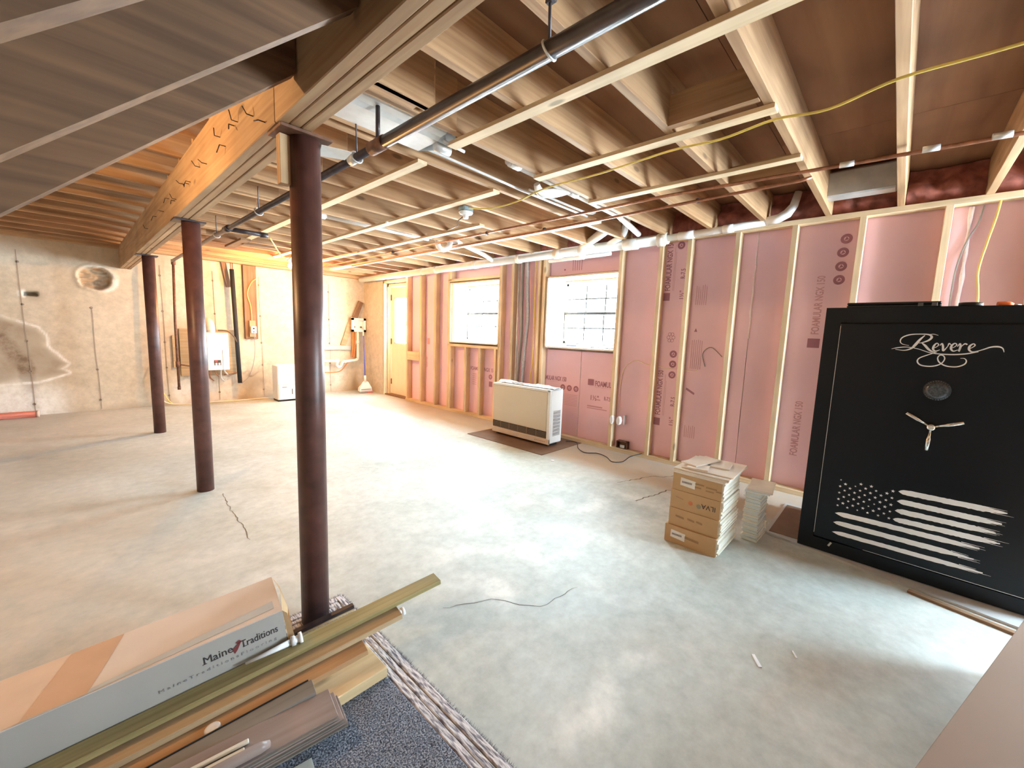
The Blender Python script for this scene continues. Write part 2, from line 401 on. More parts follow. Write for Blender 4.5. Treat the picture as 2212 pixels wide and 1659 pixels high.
flo = struct(grid_mesh('floor', 175, 262, lambda s, t: (-2.6+6.98*s, -2.5+10.3*t, 0.0), floor_m, f_stain_shade))
cr_m = plain('floor_crack', (0.16, 0.13, 0.10), 0.9)
def crack(pts, w):
    P_ = []
    for i in range(len(pts)-1):
        a = Vector(pts[i] + (0,)); b_ = Vector(pts[i+1] + (0,)); n_ = max(2, int((b_-a).length/0.03))
        for k in range(n_):
            q = a.lerp(b_, k/n_); P_.append((q.x + rnd.uniform(-.008, .008), q.y + rnd.uniform(-.008, .008), w*rnd.uniform(.4, 1.1)))
    P_.append((pts[-1][0], pts[-1][1], w*.3))
    polys = ribbon_polys([P_], 1)
    return poly_on('crack', polys, cr_m, flo, (0, 0, 0), (1, 0, 0), (0, 1, 0), 0.0008)
crack([(0.69, 3.45), (0.655, 3.1), (0.65, 2.84), (0.632, 2.58)], .003)
crack([(2.85, 1.33), (3.05, 1.28), (3.24, 1.25), (3.5, 1.12)], .006)
crack([(3.1, 1.62), (3.33, 1.53), (3.45, 1.50), (3.60, 1.36), (3.85, 1.30)], .006)
crack([(1.05, 1.35), (1.25, 1.25), (1.38, 1.05), (1.62, 1.02)], .0018)

# ------------------------------------------------------------------ walls
def far_disp(x, z):
    d = math.hypot((x-0.285)/0.165, (z-1.748)/0.150)
    d += 0.14*noise.noise(Vector((x*9, z*9, 1)))
    dep = 0.13*sm(1.0, 0.86, d)
    if dep > 0.01:  # rubble inside
        dep -= 0.05*(0.5+noise.noise(Vector((x*8, z*26, 2)))) + 0.03*abs(noise.noise(Vector((x*30, z*30, 5))))
    dep -= 0.012*sm(1.35, 1.1, d)*sm(0.92, 1.05, d)
    if abs(x+0.292) < 0.055 and abs(z-1.488) < 0.026: dep = 0.30
    return dep + 0.002*noise.noise(Vector((x*3, z*3, 0)))
DAMP = [(-1.3, 1.15), (-.53, 1.21), (-.38, 1.14), (-.26, 1.09), (-.205, 1.0), (-.20, .86), (-.10, .73), (-.035, .64), (-.10, .58), (-.035, .53), (-.24, .44), (-.31, .42), (-.6, .40), (-1.3, .45)]
def pdist(x, z):
    ins = False; dm = 9; n_ = len(DAMP)
    for i in range(n_):
        (x0, z0), (x1, z1) = DAMP[i], DAMP[(i+1) % n_]
        if (z0 > z) != (z1 > z) and x < (x1-x0)*(z-z0)/(z1-z0)+x0: ins = not ins
        dx, dz = x1-x0, z1-z0; t = max(0, min(1, ((x-x0)*dx+(z-z0)*dz)/(dx*dx+dz*dz))); dm = min(dm, math.hypot(x-x0-t*dx, z-z0-t*dz))
    return -dm if ins else dm
def w_stain(v):
    x, z = v[0], v[2]
    n = noise.noise(Vector((x*3, z*3, 0))); n2 = noise.noise(Vector((x*9, z*9, 4)))
    dk = wh = tn = 0.0
    # damp patch low on the left with a white salt line around it
    if x < .12:
        e = pdist(x + .02*n2, z + .02*n)
        dk += 0.62*sm(.02, -.06, e)*(.7+.6*max(0, n+.3)); wh += 0.95*sm(.022, .0, abs(e-.012))*(1 if x > -.42 else .4)
        dk += 0.95*sm(.085, .02, abs(x+.385-.05*(.65-z)+.03*n2))*sm(.78, .6, z)
        dk += 0.5*sm(.1, .0, abs(x+.47+.35*(z-.8)+.05*n))*sm(1.1, .9, z)*sm(.5, .6, z)
    wh += 0.85*sm(0.50, 0.2, z + 0.2*n)*sm(0.1, -0.25, x)
    if abs(x+.29) < .2: dk += .35*sm(.12, .03, math.hypot(x+.25, z-1.47)); wh += .7*sm(.075, .06, math.hypot(x+.33, (z-1.49)*1.3))*(1 if x < -.33 else 0)
    # ring and rubble of the broken opening
    d = math.hypot((x-0.285)/0.165, (z-1.748)/0.150)
    wh += 0.55*sm(1.4, 1.1, d + 0.9*n)*sm(0.9, 1.0, d); n3 = noise.noise(Vector((x*12, z*34, 7))); tn += 0.8*sm(0.95, 0.85, d)*sm(-.2, .2, n3); dk += 0.8*sm(0.95, .85, d)*sm(.0, .35, -n3)
    # grey band at the top and darker line at the foot
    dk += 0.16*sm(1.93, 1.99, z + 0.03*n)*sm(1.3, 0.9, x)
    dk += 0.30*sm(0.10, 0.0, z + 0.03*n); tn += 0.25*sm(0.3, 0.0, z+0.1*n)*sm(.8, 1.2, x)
    # splashes under the water heater
    wh += 0.75*sm(0.45, 0.2, z+0.15*n)*sm(0.95, 1.1, x)*sm(1.9, 1.7, x)
    dk += 0.5*sm(0.06, 0.0, abs(z-0.42-0.25*n2))*sm(1.0, 1.2, x)*sm(2.3, 2.0, x)
    dk += 0.4*sm(0.25, 0.05, math.hypot(x-2.05, z-0.3)+0.1*n2)
    wh += 0.6*sm(0.65, 0.45, z+0.1*n)*sm(2.9, 3.1, x)*sm(3.7, 3.4, x)
    dk += 0.45*sm(0.12, 0.0, abs(x-3.78))*sm(0.9, 0.7, z)*(0.6+n)
    return (min(1, max(0, dk)), min(1, max(0, wh)), min(1, max(0, tn)), 1)
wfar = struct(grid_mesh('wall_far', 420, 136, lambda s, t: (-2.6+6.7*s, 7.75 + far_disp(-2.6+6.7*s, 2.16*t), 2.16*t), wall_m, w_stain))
for sx_ in (-0.366, 0.216, 0.93, 1.55, 2.173, 2.75, 3.3):
    top = 1.36 if sx_ == 0.216 else 2.0
    zz = [0.02, 0.4, 0.8, 1.2, top]
    P_ = [(sx_ + rnd.uniform(-.006, .006) + 0.02*(1-z/2), z, 0.0035) for z in zz]
    poly_on('form_seam', ribbon_polys([P_], 4), seam_m, wfar, (0, 7.746, 0), (1, 0, 0), (0, 0, 1), 0.002)
    for z in (0.14, 0.55, 0.92, 1.36, 1.86):
        if z <= top and rnd.random() < .92:
            lathe('form_tie', [(0.016, 0), (0.012, -0.006)], seam_m, wfar, (sx_ + 0.02*(1-z/2), 7.750, z), 8, 'y')
# sill plate, rim board on top of the far wall
sill = box('sill_plate', -2.6, 4.1, 7.60, 7.75, 2.150, 2.186, W['girder', 'x'], wfar)
box('rim_board', -2.6, 4.3, 7.74, 7.78, 2.186, 2.42, W['girder', 'x'], wfar)
box('wall_left', -2.72, -2.6, -2.52, 7.9, 0, 2.42, wall_m2); struct(bpy.data.objects['wall_left'])
# back wall with an unseen opening, added near the right wall for its daylight
struct(multibox('wall_back', [(-2.6, 3.2, -2.52, -2.4, 0, 2.42), (3.95, 4.34, -2.52, -2.4, 0, 2.42), (3.2, 3.95, -2.52, -2.4, 0, .8), (3.2, 3.95, -2.52, -2.4, 2.05, 2.42)], wall_m2))

# right wall: concrete shell with openings
WIN1 = (3.96, 5.01, 1.06, 1.94); WIN2 = (2.20, 3.157, 1.07, 1.91); DOOR = (6.24, 6.98, 0.0, 2.03); WIN3 = (-2.0, -1.0, 1.05, 1.95)
def shell(xa, xb, y0, y1, holes, z1):
    out = []; y = y0
    for (a, b_, c, d) in sorted(holes):
        out.append((xa, xb, y, a, 0, z1))
        if c > 0: out.append((xa, xb, a, b_, 0, c))
        out.append((xa, xb, a, b_, d, z1)); y = b_
    out.append((xa, xb, y, y1, 0, z1)); return out
wr = struct(multibox('wall_right', shell(4.095, 4.34, -2.4, 7.9, [WIN1, WIN2, WIN3, DOOR], 2.16) + [(4.0, 4.095, 7.02, 7.75, 0, 2.14)], wall_m2))
box('rim_board', 4.30, 4.34, -2.4, 7.9, 2.16, 2.42, W['girder', 'y'], wr)

# pink foam sheets
FX0, FX1 = 4.047, 4.090
def foam(y0, y1, z0, z1):
    return box('foam_board', FX0, FX1, y0+.002, y1-.002, z0, z1, foam_m, wr, 0.002)
foam(-2.38, -2.02, 0, 2.15); foam(-2.02, -.98, 0, 1.03); foam(-2.02, -.98, 1.97, 2.15); fb_a = foam(-.98, -0.25, 0.0, 2.15); fb_b = foam(-0.25, 0.967, 0.0, 2.15); fb_c = foam(0.967, 2.187, 0.0, 2.15)
fb_d = foam(2.187, 2.675, 0.02, 1.045); fb_e = foam(2.675, 3.18, 0.02, 1.045); fb_f = foam(2.187, 3.18, 1.93, 2.15)
fb_g = foam(3.18, 3.94, 0.02, 2.15); fb_h = foam(3.94, 5.03, 0.02, 1.035); foam(3.94, 5.03, 1.96, 2.15)
fb_i = foam(5.03, 6.21, 0.02, 2.15); fb_j = foam(6.21, 7.0, 2.10, 2.15)
V_ = (0, 0, 1); Yp = (0, 1, 0); Ym = (0, -1, 0); fx = FX0 - 0.0008
def foam_vertical_print(board, y, z0, length, logo_z, ink_=foamink):
    sz = 0.072; me_len = 0.60 * sz * 16
    text_on('lettering', 'FOAMULAR NGX 150', sz, ink_, board, (fx, y, z0), V_, Yp, length/0.66, 0.0014)
    poly_on('logo_square', [[(logo_z-.075, -.005), (logo_z, -.005), (logo_z, .06), (logo_z-.075, .06)]], ink_, board, (fx, y, 0), V_, Yp)
    polys = [[(z0, -.028-.012*k), (z0+length*(.8 if k else .95), -.028-.012*k), (z0+length*(.8 if k else .95), -.0245-.012*k), (z0, -.0245-.012*k)] for k in range(2)]
    poly_on('small_print', polys, foamink2, board, (fx, y, 0), V_, Yp)
foam_vertical_print(fb_c, 1.695, 1.69, 0.46, 1.672)
foam_vertical_print(fb_c, 1.695, 0.455, 0.44, 0.425)
text_on('lettering', 'R-7.5', 0.06, foamink, fb_c, (fx, 1.578-.02, 1.80), V_, Yp, 0.75, .001)
text_on('lettering', '1\u00bd"', 0.06, foamink, fb_c, (fx, 1.575-.02, 1.60), V_, Yp, 0.9, .001)
text_on('lettering', 'R-7.5', 0.06, foamink, fb_c, (fx, 1.575-.02, 0.56), V_, Yp, 0.75, .001)
text_on('lettering', '1\u00bd"', 0.06, foamink, fb_c, (fx, 1.575-.02, 0.36), V_, Yp, 0.9, .001)
def icons(board, lst, ink_=foamink, r=0.036):
    pol = []
    for (y, z) in lst:
        pol += ring_polys(-y, z, r*.45, r); pol.append([(-y-.012, z-.012), (-y+.014, z-.004), (-y, z+.015)])
    poly_on('round_symbols', pol, ink_, board, (fx, 0, 0), Ym, V_)
icons(fb_c, [(1.617, 2.115), (1.609, 1.078), (1.607, 0.979), (1.605, 0.873)])
pol = []
for k in range(6):
    a = k*math.pi/3; pol += ring_polys(-1.646+.025*math.cos(a), 1.24+.035*math.sin(a), .014, .018, 10)
poly_on('rosette_mark', pol, foamink, fb_c, (fx, 0, 0), Ym, V_)
# left-hand bay of sheet c: faint blocks of small print
polys = []
for z0_, z1_ in ((1.55, 1.75), (0.95, 1.24), (0.28, 0.42)):
    for k in range(6): polys.append([(-1.44+k*.018, z0_), (-1.434+k*.018, z0_), (-1.434+k*.018, z1_-rnd.uniform(0, .08)), (-1.44+k*.018, z1_-.02)])
poly_on('small_print', polys, foamink2, fb_c, (fx, 0, 0), Ym, V_)
poly_on('triangle_mark', [[(-1.43, 1.30), (-1.40, 1.30), (-1.415, 1.335)], [(-1.46, .745), (-1.38, .70), (-1.375, .72), (-1.455, .765)]], foamink, fb_c, (fx, 0, 0), Ym, V_)
text_on('lettering', 'FOAMULAR NGX 150', 0.072, foamink2, fb_b, (fx, .475, 1.30), V_, Yp, 0.44/0.66, 0.0014)
poly_on('logo_square', [[(-.54, 1.195), (-.46, 1.195), (-.46, 1.268), (-.54, 1.268)]], foamink, fb_b, (fx, 0, 0), Ym, V_)
icons(fb_b, [(0.375, 2.02), (0.386, 1.921), (0.387, 1.818), (0.389, 1.718)])
text_on('lettering', 'FOAMULAR NGX 150', 0.072, foamink2, fb_b, (fx, .52, 0.30), V_, Yp, 0.44/0.66, 0.0014)
# horizontal print below window 2
text_on('lettering', 'FOAMULAR NGX 150', 0.075, foamink, fb_e, (fx, 3.268, 0.672), Ym, V_, 0.56, 0.002)
icons(fb_e, [(2.915, 0.60), (2.82, 0.60), (2.724, 0.60)])
poly_on('small_print', [[(-3.16, .655), (-2.98, .655), (-2.98, .658), (-3.16, .658)]] + [[(-2.89, .52-.018*k), (-2.70, .52-.018*k), (-2.70, .524-.018*k), (-2.89, .524-.018*k)] for k in range(8)], foamink2, fb_e, (fx, 0, 0), Ym, V_)
poly_on('logo_square', [[(-2.565, .668), (-2.487, .668), (-2.487, .738), (-2.565, .738)]], foamink, fb_d, (fx, 0, 0), Ym, V_)
text_on('lettering', 'FOAMULAR', 0.085, foamink, fb_d, (fx, 2.47, 0.665), Ym, V_, 0.62, 0.002)
text_on('lettering', '1\u00bd"', 0.078, foamink, fb_d, (fx, 2.53, 0.50), Ym, V_, 0.9, 0.0012)
text_on('lettering', 'R-7.5', 0.062, foamink, fb_d, (fx, 2.345, 0.515), Ym, V_, 0.62, 0.001)
poly_on('small_print', [[(-2.47, .65), (-2.23, .65), (-2.23, .653), (-2.47, .653)], [(-2.56, .40), (-2.30, .40), (-2.30, .41), (-2.56, .41)], [(-2.56, .42), (-2.36, .42), (-2.36, .436), (-2.56, .436)], [(-2.45, .505), (-2.39, .505), (-2.39, .517), (-2.45, .517)]], foamink2, fb_d, (fx, 0, 0), Ym, V_)
poly_on('small_print', [[(-2.86+.03*k, 1.97), (-2.853+.03*k, 1.97), (-2.853+.03*k, 2.09), (-2.86+.03*k, 2.09)] for k in range(5)] + [[(-2.98, 1.98), (-2.96, 1.98), (-2.96, 2.0), (-2.98, 2.0)]], foamink, fb_f, (fx, 0, 0), Ym, V_)
# below window 1
text_on('lettering', 'FOAMULAR NGX 150', 0.075, foamink, fb_h, (fx, 4.61, 0.67), Ym, V_, 0.72, 0.0012)
icons(fb_h, [(4.178, 0.60)]); poly_on('tick_box', [[(-4.205, .46), (-4.135, .46), (-4.135, .535), (-4.205, .535)]], foamink, fb_h, (fx, 0, 0), Ym, V_)
poly_on('small_print', [[(-4.56, .61-.03*k), (-4.47, .61-.03*k), (-4.47, .618-.03*k), (-4.56, .618-.03*k)] for k in range(6)], foamink2, fb_h, (fx, 0, 0), Ym, V_)
text_on('lettering', 'NGX 150', 0.06, foamink2, fb_i, (fx, 5.68, 0.62), V_, Yp, 0.7, .001)
poly_on('logo_square', [[(-5.70, 1.0), (-5.63, 1.0), (-5.63, 1.10), (-5.70, 1.10)]], foamink2, fb_i, (fx, 0, 0), Ym, V_)
# sealant streaks in the sheet joints
def streak(pts, r): stuff(tube('joint_sealant', pts, r, sprayfoam, wr, 6))
def spts(y, z0, z1, n, amp=.008): return [(FX0-.001, y+rnd.uniform(-amp, amp)*.5, z0+(z1-z0)*k/n) for k in range(n+1)]
streak(spts(.967, 1.25, 2.15, 12), [rnd.uniform(.004, .010) for k in range(13)])
streak(spts(.97, .05, 1.25, 12, .004), .0022)
streak(spts(2.678, .02, 1.04, 14, .006), [.004]*12 + [.003]*3)
streak(spts(-.25, 1.4, 2.14, 10), [rnd.uniform(.006, .014) for k in range(11)])

# stud wall
SX0, SX1 = 3.952, 4.041
def stud(yhi, z0=0.038, z1=2.147): return box('stud', SX0, SX1, yhi-.038, yhi, z0, z1, W['pine', 'z'], wr, 0.0015)
for y in (2.215, 1.790, 1.522, 1.120, 0.714, 0.304, -0.125, -.53, -.94): stud(y)
for y in (6.19, 5.79, 5.40, 5.055): stud(y)
for y in (4.655, 4.345): stud(y, .038, 1.0)
stud(5.015, .038, 1.0); stud(4.03, .038, 1.0); stud(3.96); stud(5.03, 1.96, 2.147) if False else None
stud(3.74); stud(3.225); stud(3.30)
stud(5.015, 1.975, 2.147)
box('sole_plate', SX0, SX1, -2.39, 6.21, 0.0, 0.038, W['pine', 'y'], wr, .0015)
box('top_plate', SX0, SX1, -2.39, 7.0, 2.147, 2.185, W['pine', 'y'], wr, .0015)
box('window_plate', SX0, SX1, 3.925, 5.05, 1.0, 1.038, W['pine', 'y'], wr, .0015)
box('window_plate', SX0, SX1, 3.962, 5.05, 1.955, 1.993, W['pine', 'y'], wr, .0015)
box('blocking', SX0, SX0+.038, 5.795, 6.15, .715, .86, W['pine', 'y'], wr, .0015)
# knots and nail heads kept procedural; strap of foam over door
# window bucks
def buck(y0, y1, z0, z1, k):
    box('window_casing', 3.955, 4.27, y0-.0, y0+.018, z0, z1, gypsum_w, wr)
    box('window_casing', 3.955, 4.27, y1-.018, y1, z0, z1, gypsum_w, wr)
    box('window_casing', 3.955, 4.27, y0, y1, z1-.018, z1, W['pine', 'y'], wr)
    box('window_casing', 3.955, 4.27, y0, y1, z0, z0+.018, gypsum_w, wr)
    box('window_casing', 3.965, 4.0, y1-.075, y1-.018, z0+.018, z1-.018, gypsum_w, wr) if k == 1 else None
    box('inner_jamb', 4.10, 4.255, y1-.055, y1-.018, z0+.018, z1-.018, W['pine', 'z'], wr, .001)
buck(*WIN1, 1); buck(*WIN2, 2); buck(*WIN3, 3)

def window(n, y0, y1, z0, z1):
    w = struct(empty('window_%d' % n, (4.27, (y0+y1)/2, z0)))
    X0, X1 = 4.262, 4.325; t = .035
    fr_ = multibox('frame', [(X0, X1, y0, y0+t, z0, z1), (X0, X1, y1-t, y1, z0, z1), (X0, X1, y0, y1, z0, z0+t), (X0, X1, y0, y1, z1-t, z1)], wvinyl, w)
    zm = (z0+z1)/2 + .0
    for nm, a, b_, xo in (('upper_sash', zm-.01, z1-t, .022), ('lower_sash', z0+t, zm+.02, 0.0)):
        ya, yb = y0+t, y1-t; s = .030; xa, xb = X0+.006+xo, X0+.03+xo
        sa = multibox(nm, [(xa, xb, ya, ya+s, a, b_), (xa, xb, yb-s, yb, a, b_), (xa, xb, ya, yb, a, a+s), (xa, xb, ya, yb, b_-s, b_)], wvinyl, w)
        box('pane', (xa+xb)/2-.002, (xa+xb)/2+.002, ya+s-.004, yb-s+.004, a+s-.004, b_-s+.004, glass_m, sa)
        for q in (1/3, 2/3):
            yy = ya+s+(yb-ya-2*s)*q; box('muntin', xa+.004, xa+.008, yy-.008, yy+.008, a+s, b_-s, grillebar_shade, sa)
        zz = (a+b_)/2; box('muntin', xa+.004, xa+.008, ya+s, yb-s, zz-.008, zz+.008, grillebar_shade, sa)
    box('meeting_rail_shade', X0-.002, X0+.006, y0+t, y1-t, zm-.012, zm+.018, grillebar_shade, w)  # dark strip painting the shade of the meeting rail over the sashes
    for a, b_, c, d in ((y0, y0+.012, z0, z1), (y1-.018, y1, z0, z1), (y0, y1, z1-.014, z1)): box('stop_bead', X0-.010, X0-.001, a, b_, c, d, W['dark', 'z'], w)
    for a, b_, c, d in ((y0+t, y0+t+.006, z0+t, z1-t), (y1-t-.006, y1-t, z0+t, z1-t), (y0+t, y1-t, z0+t, z0+t+.006)): box('glazing_gasket', X0-.001, X0+.005, a, b_, c, d, grillebar_shade, w)
    return w
window(1, WIN1[0]+.018, WIN1[1]-.018, WIN1[2]+.018, WIN1[3]-.018)
window(2, WIN2[0]+.018, WIN2[1]-.018, WIN2[2]+.018, WIN2[3]-.018)
window(3, WIN3[0]+.018, WIN3[1]-.018, WIN3[2]+.018, WIN3[3]-.018)
# door in the far end of the right wall
dr = struct(empty('door_1', (4.14, 6.5, 0)))
multibox('door_frame', [(4.06, 4.24, 6.94, 6.98, 0, 2.03), (4.06, 4.24, 6.24, 6.28, 0, 2.03), (4.06, 4.24, 6.24, 6.98, 1.99, 2.03)], door_m, dr)
leaf = multibox('door_leaf', [(4.12, 4.16, 6.285, 6.935, 0.02, 0.98), (4.12, 4.16, 6.285, 6.935, 1.78, 1.985), (4.12, 4.16, 6.285, 6.37, .98, 1.78), (4.12, 4.16, 6.80, 6.935, .98, 1.78)], door_m, dr)
multibox('glazing_bead', [(4.105, 4.12, 6.35, 6.38, .96, 1.80), (4.105, 4.12, 6.79, 6.82, .96, 1.80), (4.105, 4.12, 6.35, 6.82, .96, .985), (4.105, 4.12, 6.35, 6.82, 1.775, 1.80)], wvinyl, dr)
box('pane', 4.137, 4.143, 6.36, 6.81, .97, 1.79, glass_m, dr)
for z in (0.25, 1.0, 1.8): box('hinge', 4.104, 4.12, 6.93, 6.95, z-.05, z+.05, rust, dr)
box('threshold', 4.0, 4.24, 6.24, 6.98, 0, .02, W['dark', 'y'], dr)
lathe('door_knob', [(0.012, 0), (0.012, -.03), (.028, -.04), (.028, -.06), (.012, -.07)], chrome, dr, (4.12, 6.33, .92), 14, 'x')
trim_ = box('trim_1', 4.0, 4.06, 6.99, 7.035, 0, 2.08, gypsum_w, None, .002); struct(trim_)
trim_ = box('trim_2', 4.0, 4.09, 6.22, 7.04, 2.05, 2.10, W['pine', 'y'], None, .002); struct(trim_)

# ------------------------------------------------------------------ ceiling
JZ0, JZ1 = 2.185, 2.42
WELL = (-2.2, 0.52, 0.63, 1.49)
ceil = struct(multibox('ceiling', [(-2.72, 4.34, -2.52, 0.60, 2.44, 2.47), (-2.72, 4.34, 1.51, 7.9, 2.44, 2.47), (0.64, 4.34, .60, 1.51, 2.44, 2.47), (-2.72, -2.2, .60, 1.51, 2.44, 2.47)], W['ply', 'x']))
ys = [-2.39, -1.78, -0.56, 0.66, 1.88, 3.10, 4.32, 5.54, 6.76, 7.78]
for i in range(len(ys)-1):
    a, b_ = ys[i]+.0015, ys[i+1]-.0015
    off = 0 if i % 2 else 1.22
    xs = sorted(set([0.62, 4.30] + [x for x in (1.84+off-1.22, 1.84+off) if .7 < x < 4.2]))
    for k in range(len(xs)-1): box('plywood_sheet', xs[k]+.0015, xs[k+1]-.0015, a, b_, 2.42, 2.438, W['ply', 'x'], ceil)
for a, b_ in ((1.51, 3.10), (3.10, 4.32), (4.32, 5.54), (5.54, 6.76), (6.76, 7.78), (-2.39, -1.78), (-1.78, -.56), (-.56, .61)):
    box('plywood_sheet', -2.7, .61, a+.0015, b_-.0015, 2.42, 2.438, W['ply', 'x'], ceil)
def joist(x0, x1, yhi): return box('joist', x0, x1, yhi-.038, yhi, JZ0, JZ1, W['joist', 'x'], ceil, .002)
jr = [0.112 + .403*k for k in range(0, 19)]
for k in range(1, 7): jr.insert(0, .112 - .4064*k)
for k, y in enumerate(jr):
    y += rnd.uniform(-.004, .004)
    joist(.523, 4.20, y)
    yl = y - .078 + rnd.uniform(-.004, .004)
    if not (.60 < yl < 1.50) and y > -2.35:
        joist(-2.6, (1.15 + rnd.uniform(-.06, .06)) if y > 1.5 else .66, yl)
joist(.523, 1.158, 1.640); joist(.523, 1.10, 1.682); joist(.523, 1.35, 1.722-.004)
# last joist at the far wall
joist(-2.6, 4.2, 7.59)
# stairwell trimmer joists
joist(-2.6, .52, .625); joist(-2.6, .52, 1.53)
# pink batts over the wall at the joist ends
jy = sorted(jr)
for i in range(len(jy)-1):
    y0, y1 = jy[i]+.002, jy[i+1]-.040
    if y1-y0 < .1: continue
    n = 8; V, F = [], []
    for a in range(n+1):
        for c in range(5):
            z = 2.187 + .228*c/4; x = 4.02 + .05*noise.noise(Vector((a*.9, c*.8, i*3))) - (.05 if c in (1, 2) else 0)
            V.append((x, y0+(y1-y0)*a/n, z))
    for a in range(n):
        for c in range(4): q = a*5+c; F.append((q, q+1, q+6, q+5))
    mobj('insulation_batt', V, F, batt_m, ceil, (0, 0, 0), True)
# furring straps
def strap(x0, x1, y0, y1): return box('strap', x0, x1, y0, y1, 2.166, 2.185, W['pine', 'y'], ceil, .001)
strap(1.391, 1.452, -0.32, 1.81); strap(2.004, 2.066, 0.47, 1.745); strap(2.600, 2.662, 0.47, 1.735)
strap(1.412, 1.476, 2.10, 5.90); strap(2.012, 2.076, 2.105, 6.55); strap(2.560, 2.622, 2.84, 6.9)
strap(1.395, 1.455, -2.38, -.72)
box('blocking', 1.93, 1.968, .515, .89, JZ0, JZ1-.10, W['joist', 'y'], ceil, .001)
box('blocking', 2.86, 2.898, .515, .88, JZ0, JZ1-.13, W['joist', 'y'], ceil, .001)
box('blocking', 2.97, 3.06, 1.9, 6.9, 2.150, 2.168, W['pine', 'y'], ceil, .001)
# insulation kraft sheen on the underside near right
# ------------------------------------------------------------------ girder and columns
g = tag(empty('girder', (.577, 2.0, 1.90)), 'long built-up timber girder carried on the three red columns', 'beam')
for i, x in enumerate((.520, .558, .596)):
    box('girder_ply', x+.0015, x+.0365, -2.39, 1.62 if i != 1 else 3.55, 1.90+(.0 if i != 1 else .001), 2.184, W['girder', 'y'], g, .003)
    box('girder_ply', x+.0015, x+.0365, 1.623 if i != 1 else 3.553, 7.75, 1.90+(.0 if i != 1 else .001), 2.184, W['girder', 'y'], g, .003)
for y, z, dy, dz in ((1.53, 2.02, .03, -.01), (1.85, 1.99, .02, .03), (2.05, 2.03, .0, .035), (2.25, 1.99, .02, -.03), (2.33, 2.05, -.03, .02), (2.6, 2.0, .03, .02), (2.75, 2.02, .03, .03),
                    (3.0, 2.0, .03, -.02), (3.2, 2.03, .03, .02), (3.45, 1.99, .02, .03), (3.7, 2.04, .02, -.03), (3.95, 2.0, .04, .01), (4.3, 2.02, .03, -.03), (4.8, 2.0, .02, .03), (1.72, 1.93, .02, .0)):
    tube('bent_nail', [(.521, y, z), (.500, y, z), (.492, y+dy, z+dz)], .0022, iron, g, 5)
    if y in (2.05, 3.0, 3.45): tube('bent_nail', [(.521, y+.05, z), (.502, y+.05, z), (.494, y+.02, z-.03)], .0022, iron, g, 5)
cols = ((.629, 1.655, 'nearest red steel column, standing on the blue rug edge'), (.615, 3.605, 'middle red steel column, second from the camera'), (.62, 5.85, 'farthest and smallest of the three red steel columns'))
for i, (x, y, lab) in enumerate(cols):
    c = tag(empty('steel_column', (x, y, 0)), lab, 'column', 'steel columns under the girder')
    lathe('shaft', [(.0525, 0.0), (.0525, 1.888)], steel_red, c, (x, y, 0), 28)
    box('cap_plate', x-.10, x+.075, y-.065, y+.065, 1.888, 1.899, iron if i else rust, c, .001)
    if i == 0:
        mobj('bent_tab', [(.0, 0, 0), (.10, -.03, 0), (.11, .05, -.004), (.02, .07, -.012), (.0, 0, .003), (.10, -.03, .003), (.11, .05, -.001), (.02, .07, -.009)], [(0, 3, 2, 1), (4, 5, 6, 7), (0, 1, 5, 4), (1, 2, 6, 5), (2, 3, 7, 6), (3, 0, 4, 7)], galv, c, (x+.04, y-.05, 1.872))
        box('shim', x-.085, x-.050, y-.005, y+.03, 1.72, 1.886, W['girder', 'z'], c, .001)

# ------------------------------------------------------------------ staircase (seen from below) and stairwell
st = tag(empty('staircase', (-.6, 1.05, 0)), 'open timber staircase rising overhead to the girder at upper left', 'stairs')
SL = 0.902
def zb(x): return 1.976 + SL*(x-.52)
for y in (.630, 1.015, 1.410):
    x0, x1 = -1.66, .515; h = .385; t = .040
    V = [(x0, 0, max(0.0, zb(x0))), (x0+.0, 0, zb(x0)), (x1, 0, zb(x1)), (x1, 0, min(2.44, zb(x1)+h)), (x0-.18, 0, zb(x0-.18)+h), (x0-.18, 0, 0.0), (x0, 0, 0)]
    V = [(-1.67, 0, 0), (.515, 0, zb(.515)), (.515, 0, zb(.515)+h), (-1.99, 0, zb(-1.99)+h+.0), (-1.99, 0, 0)]
    VV = [Vector(v) for v in V] + [Vector(v) + Vector((0, t, 0)) for v in V]
    n = 5; F = [tuple(range(n)), tuple(reversed(range(n, 2*n)))] + [(i, i+n, (i+1) % n+n, (i+1) % n) for i in range(n)]
    c = Vector((-.5, y, 1.05)); mobj('stringer', [v + Vector((0, y, 0)) - c for v in VV], F, W['stair', 'x'], st, c)
for k in range(11):
    x = -1.95 + k*.225; z = zb(x)+.385+.03
    if z < 2.4: box('tread', x-.03, x+.235, .60, 1.48, z+.14, z+.178, W['stair', 'x'], st, .003)
struct(multibox('wall_stairwell', [(-2.25, -2.2, .55, 1.55, 2.47, 3.9), (-2.25, .60, .55, .60, 2.47, 3.9), (-2.25, .60, 1.51, 1.56, 2.47, 3.9), (.60, .64, .55, 1.56, 2.45, 3.9), (-2.25, .64, .55, 1.56, 3.9, 3.95)], drywall_dark))

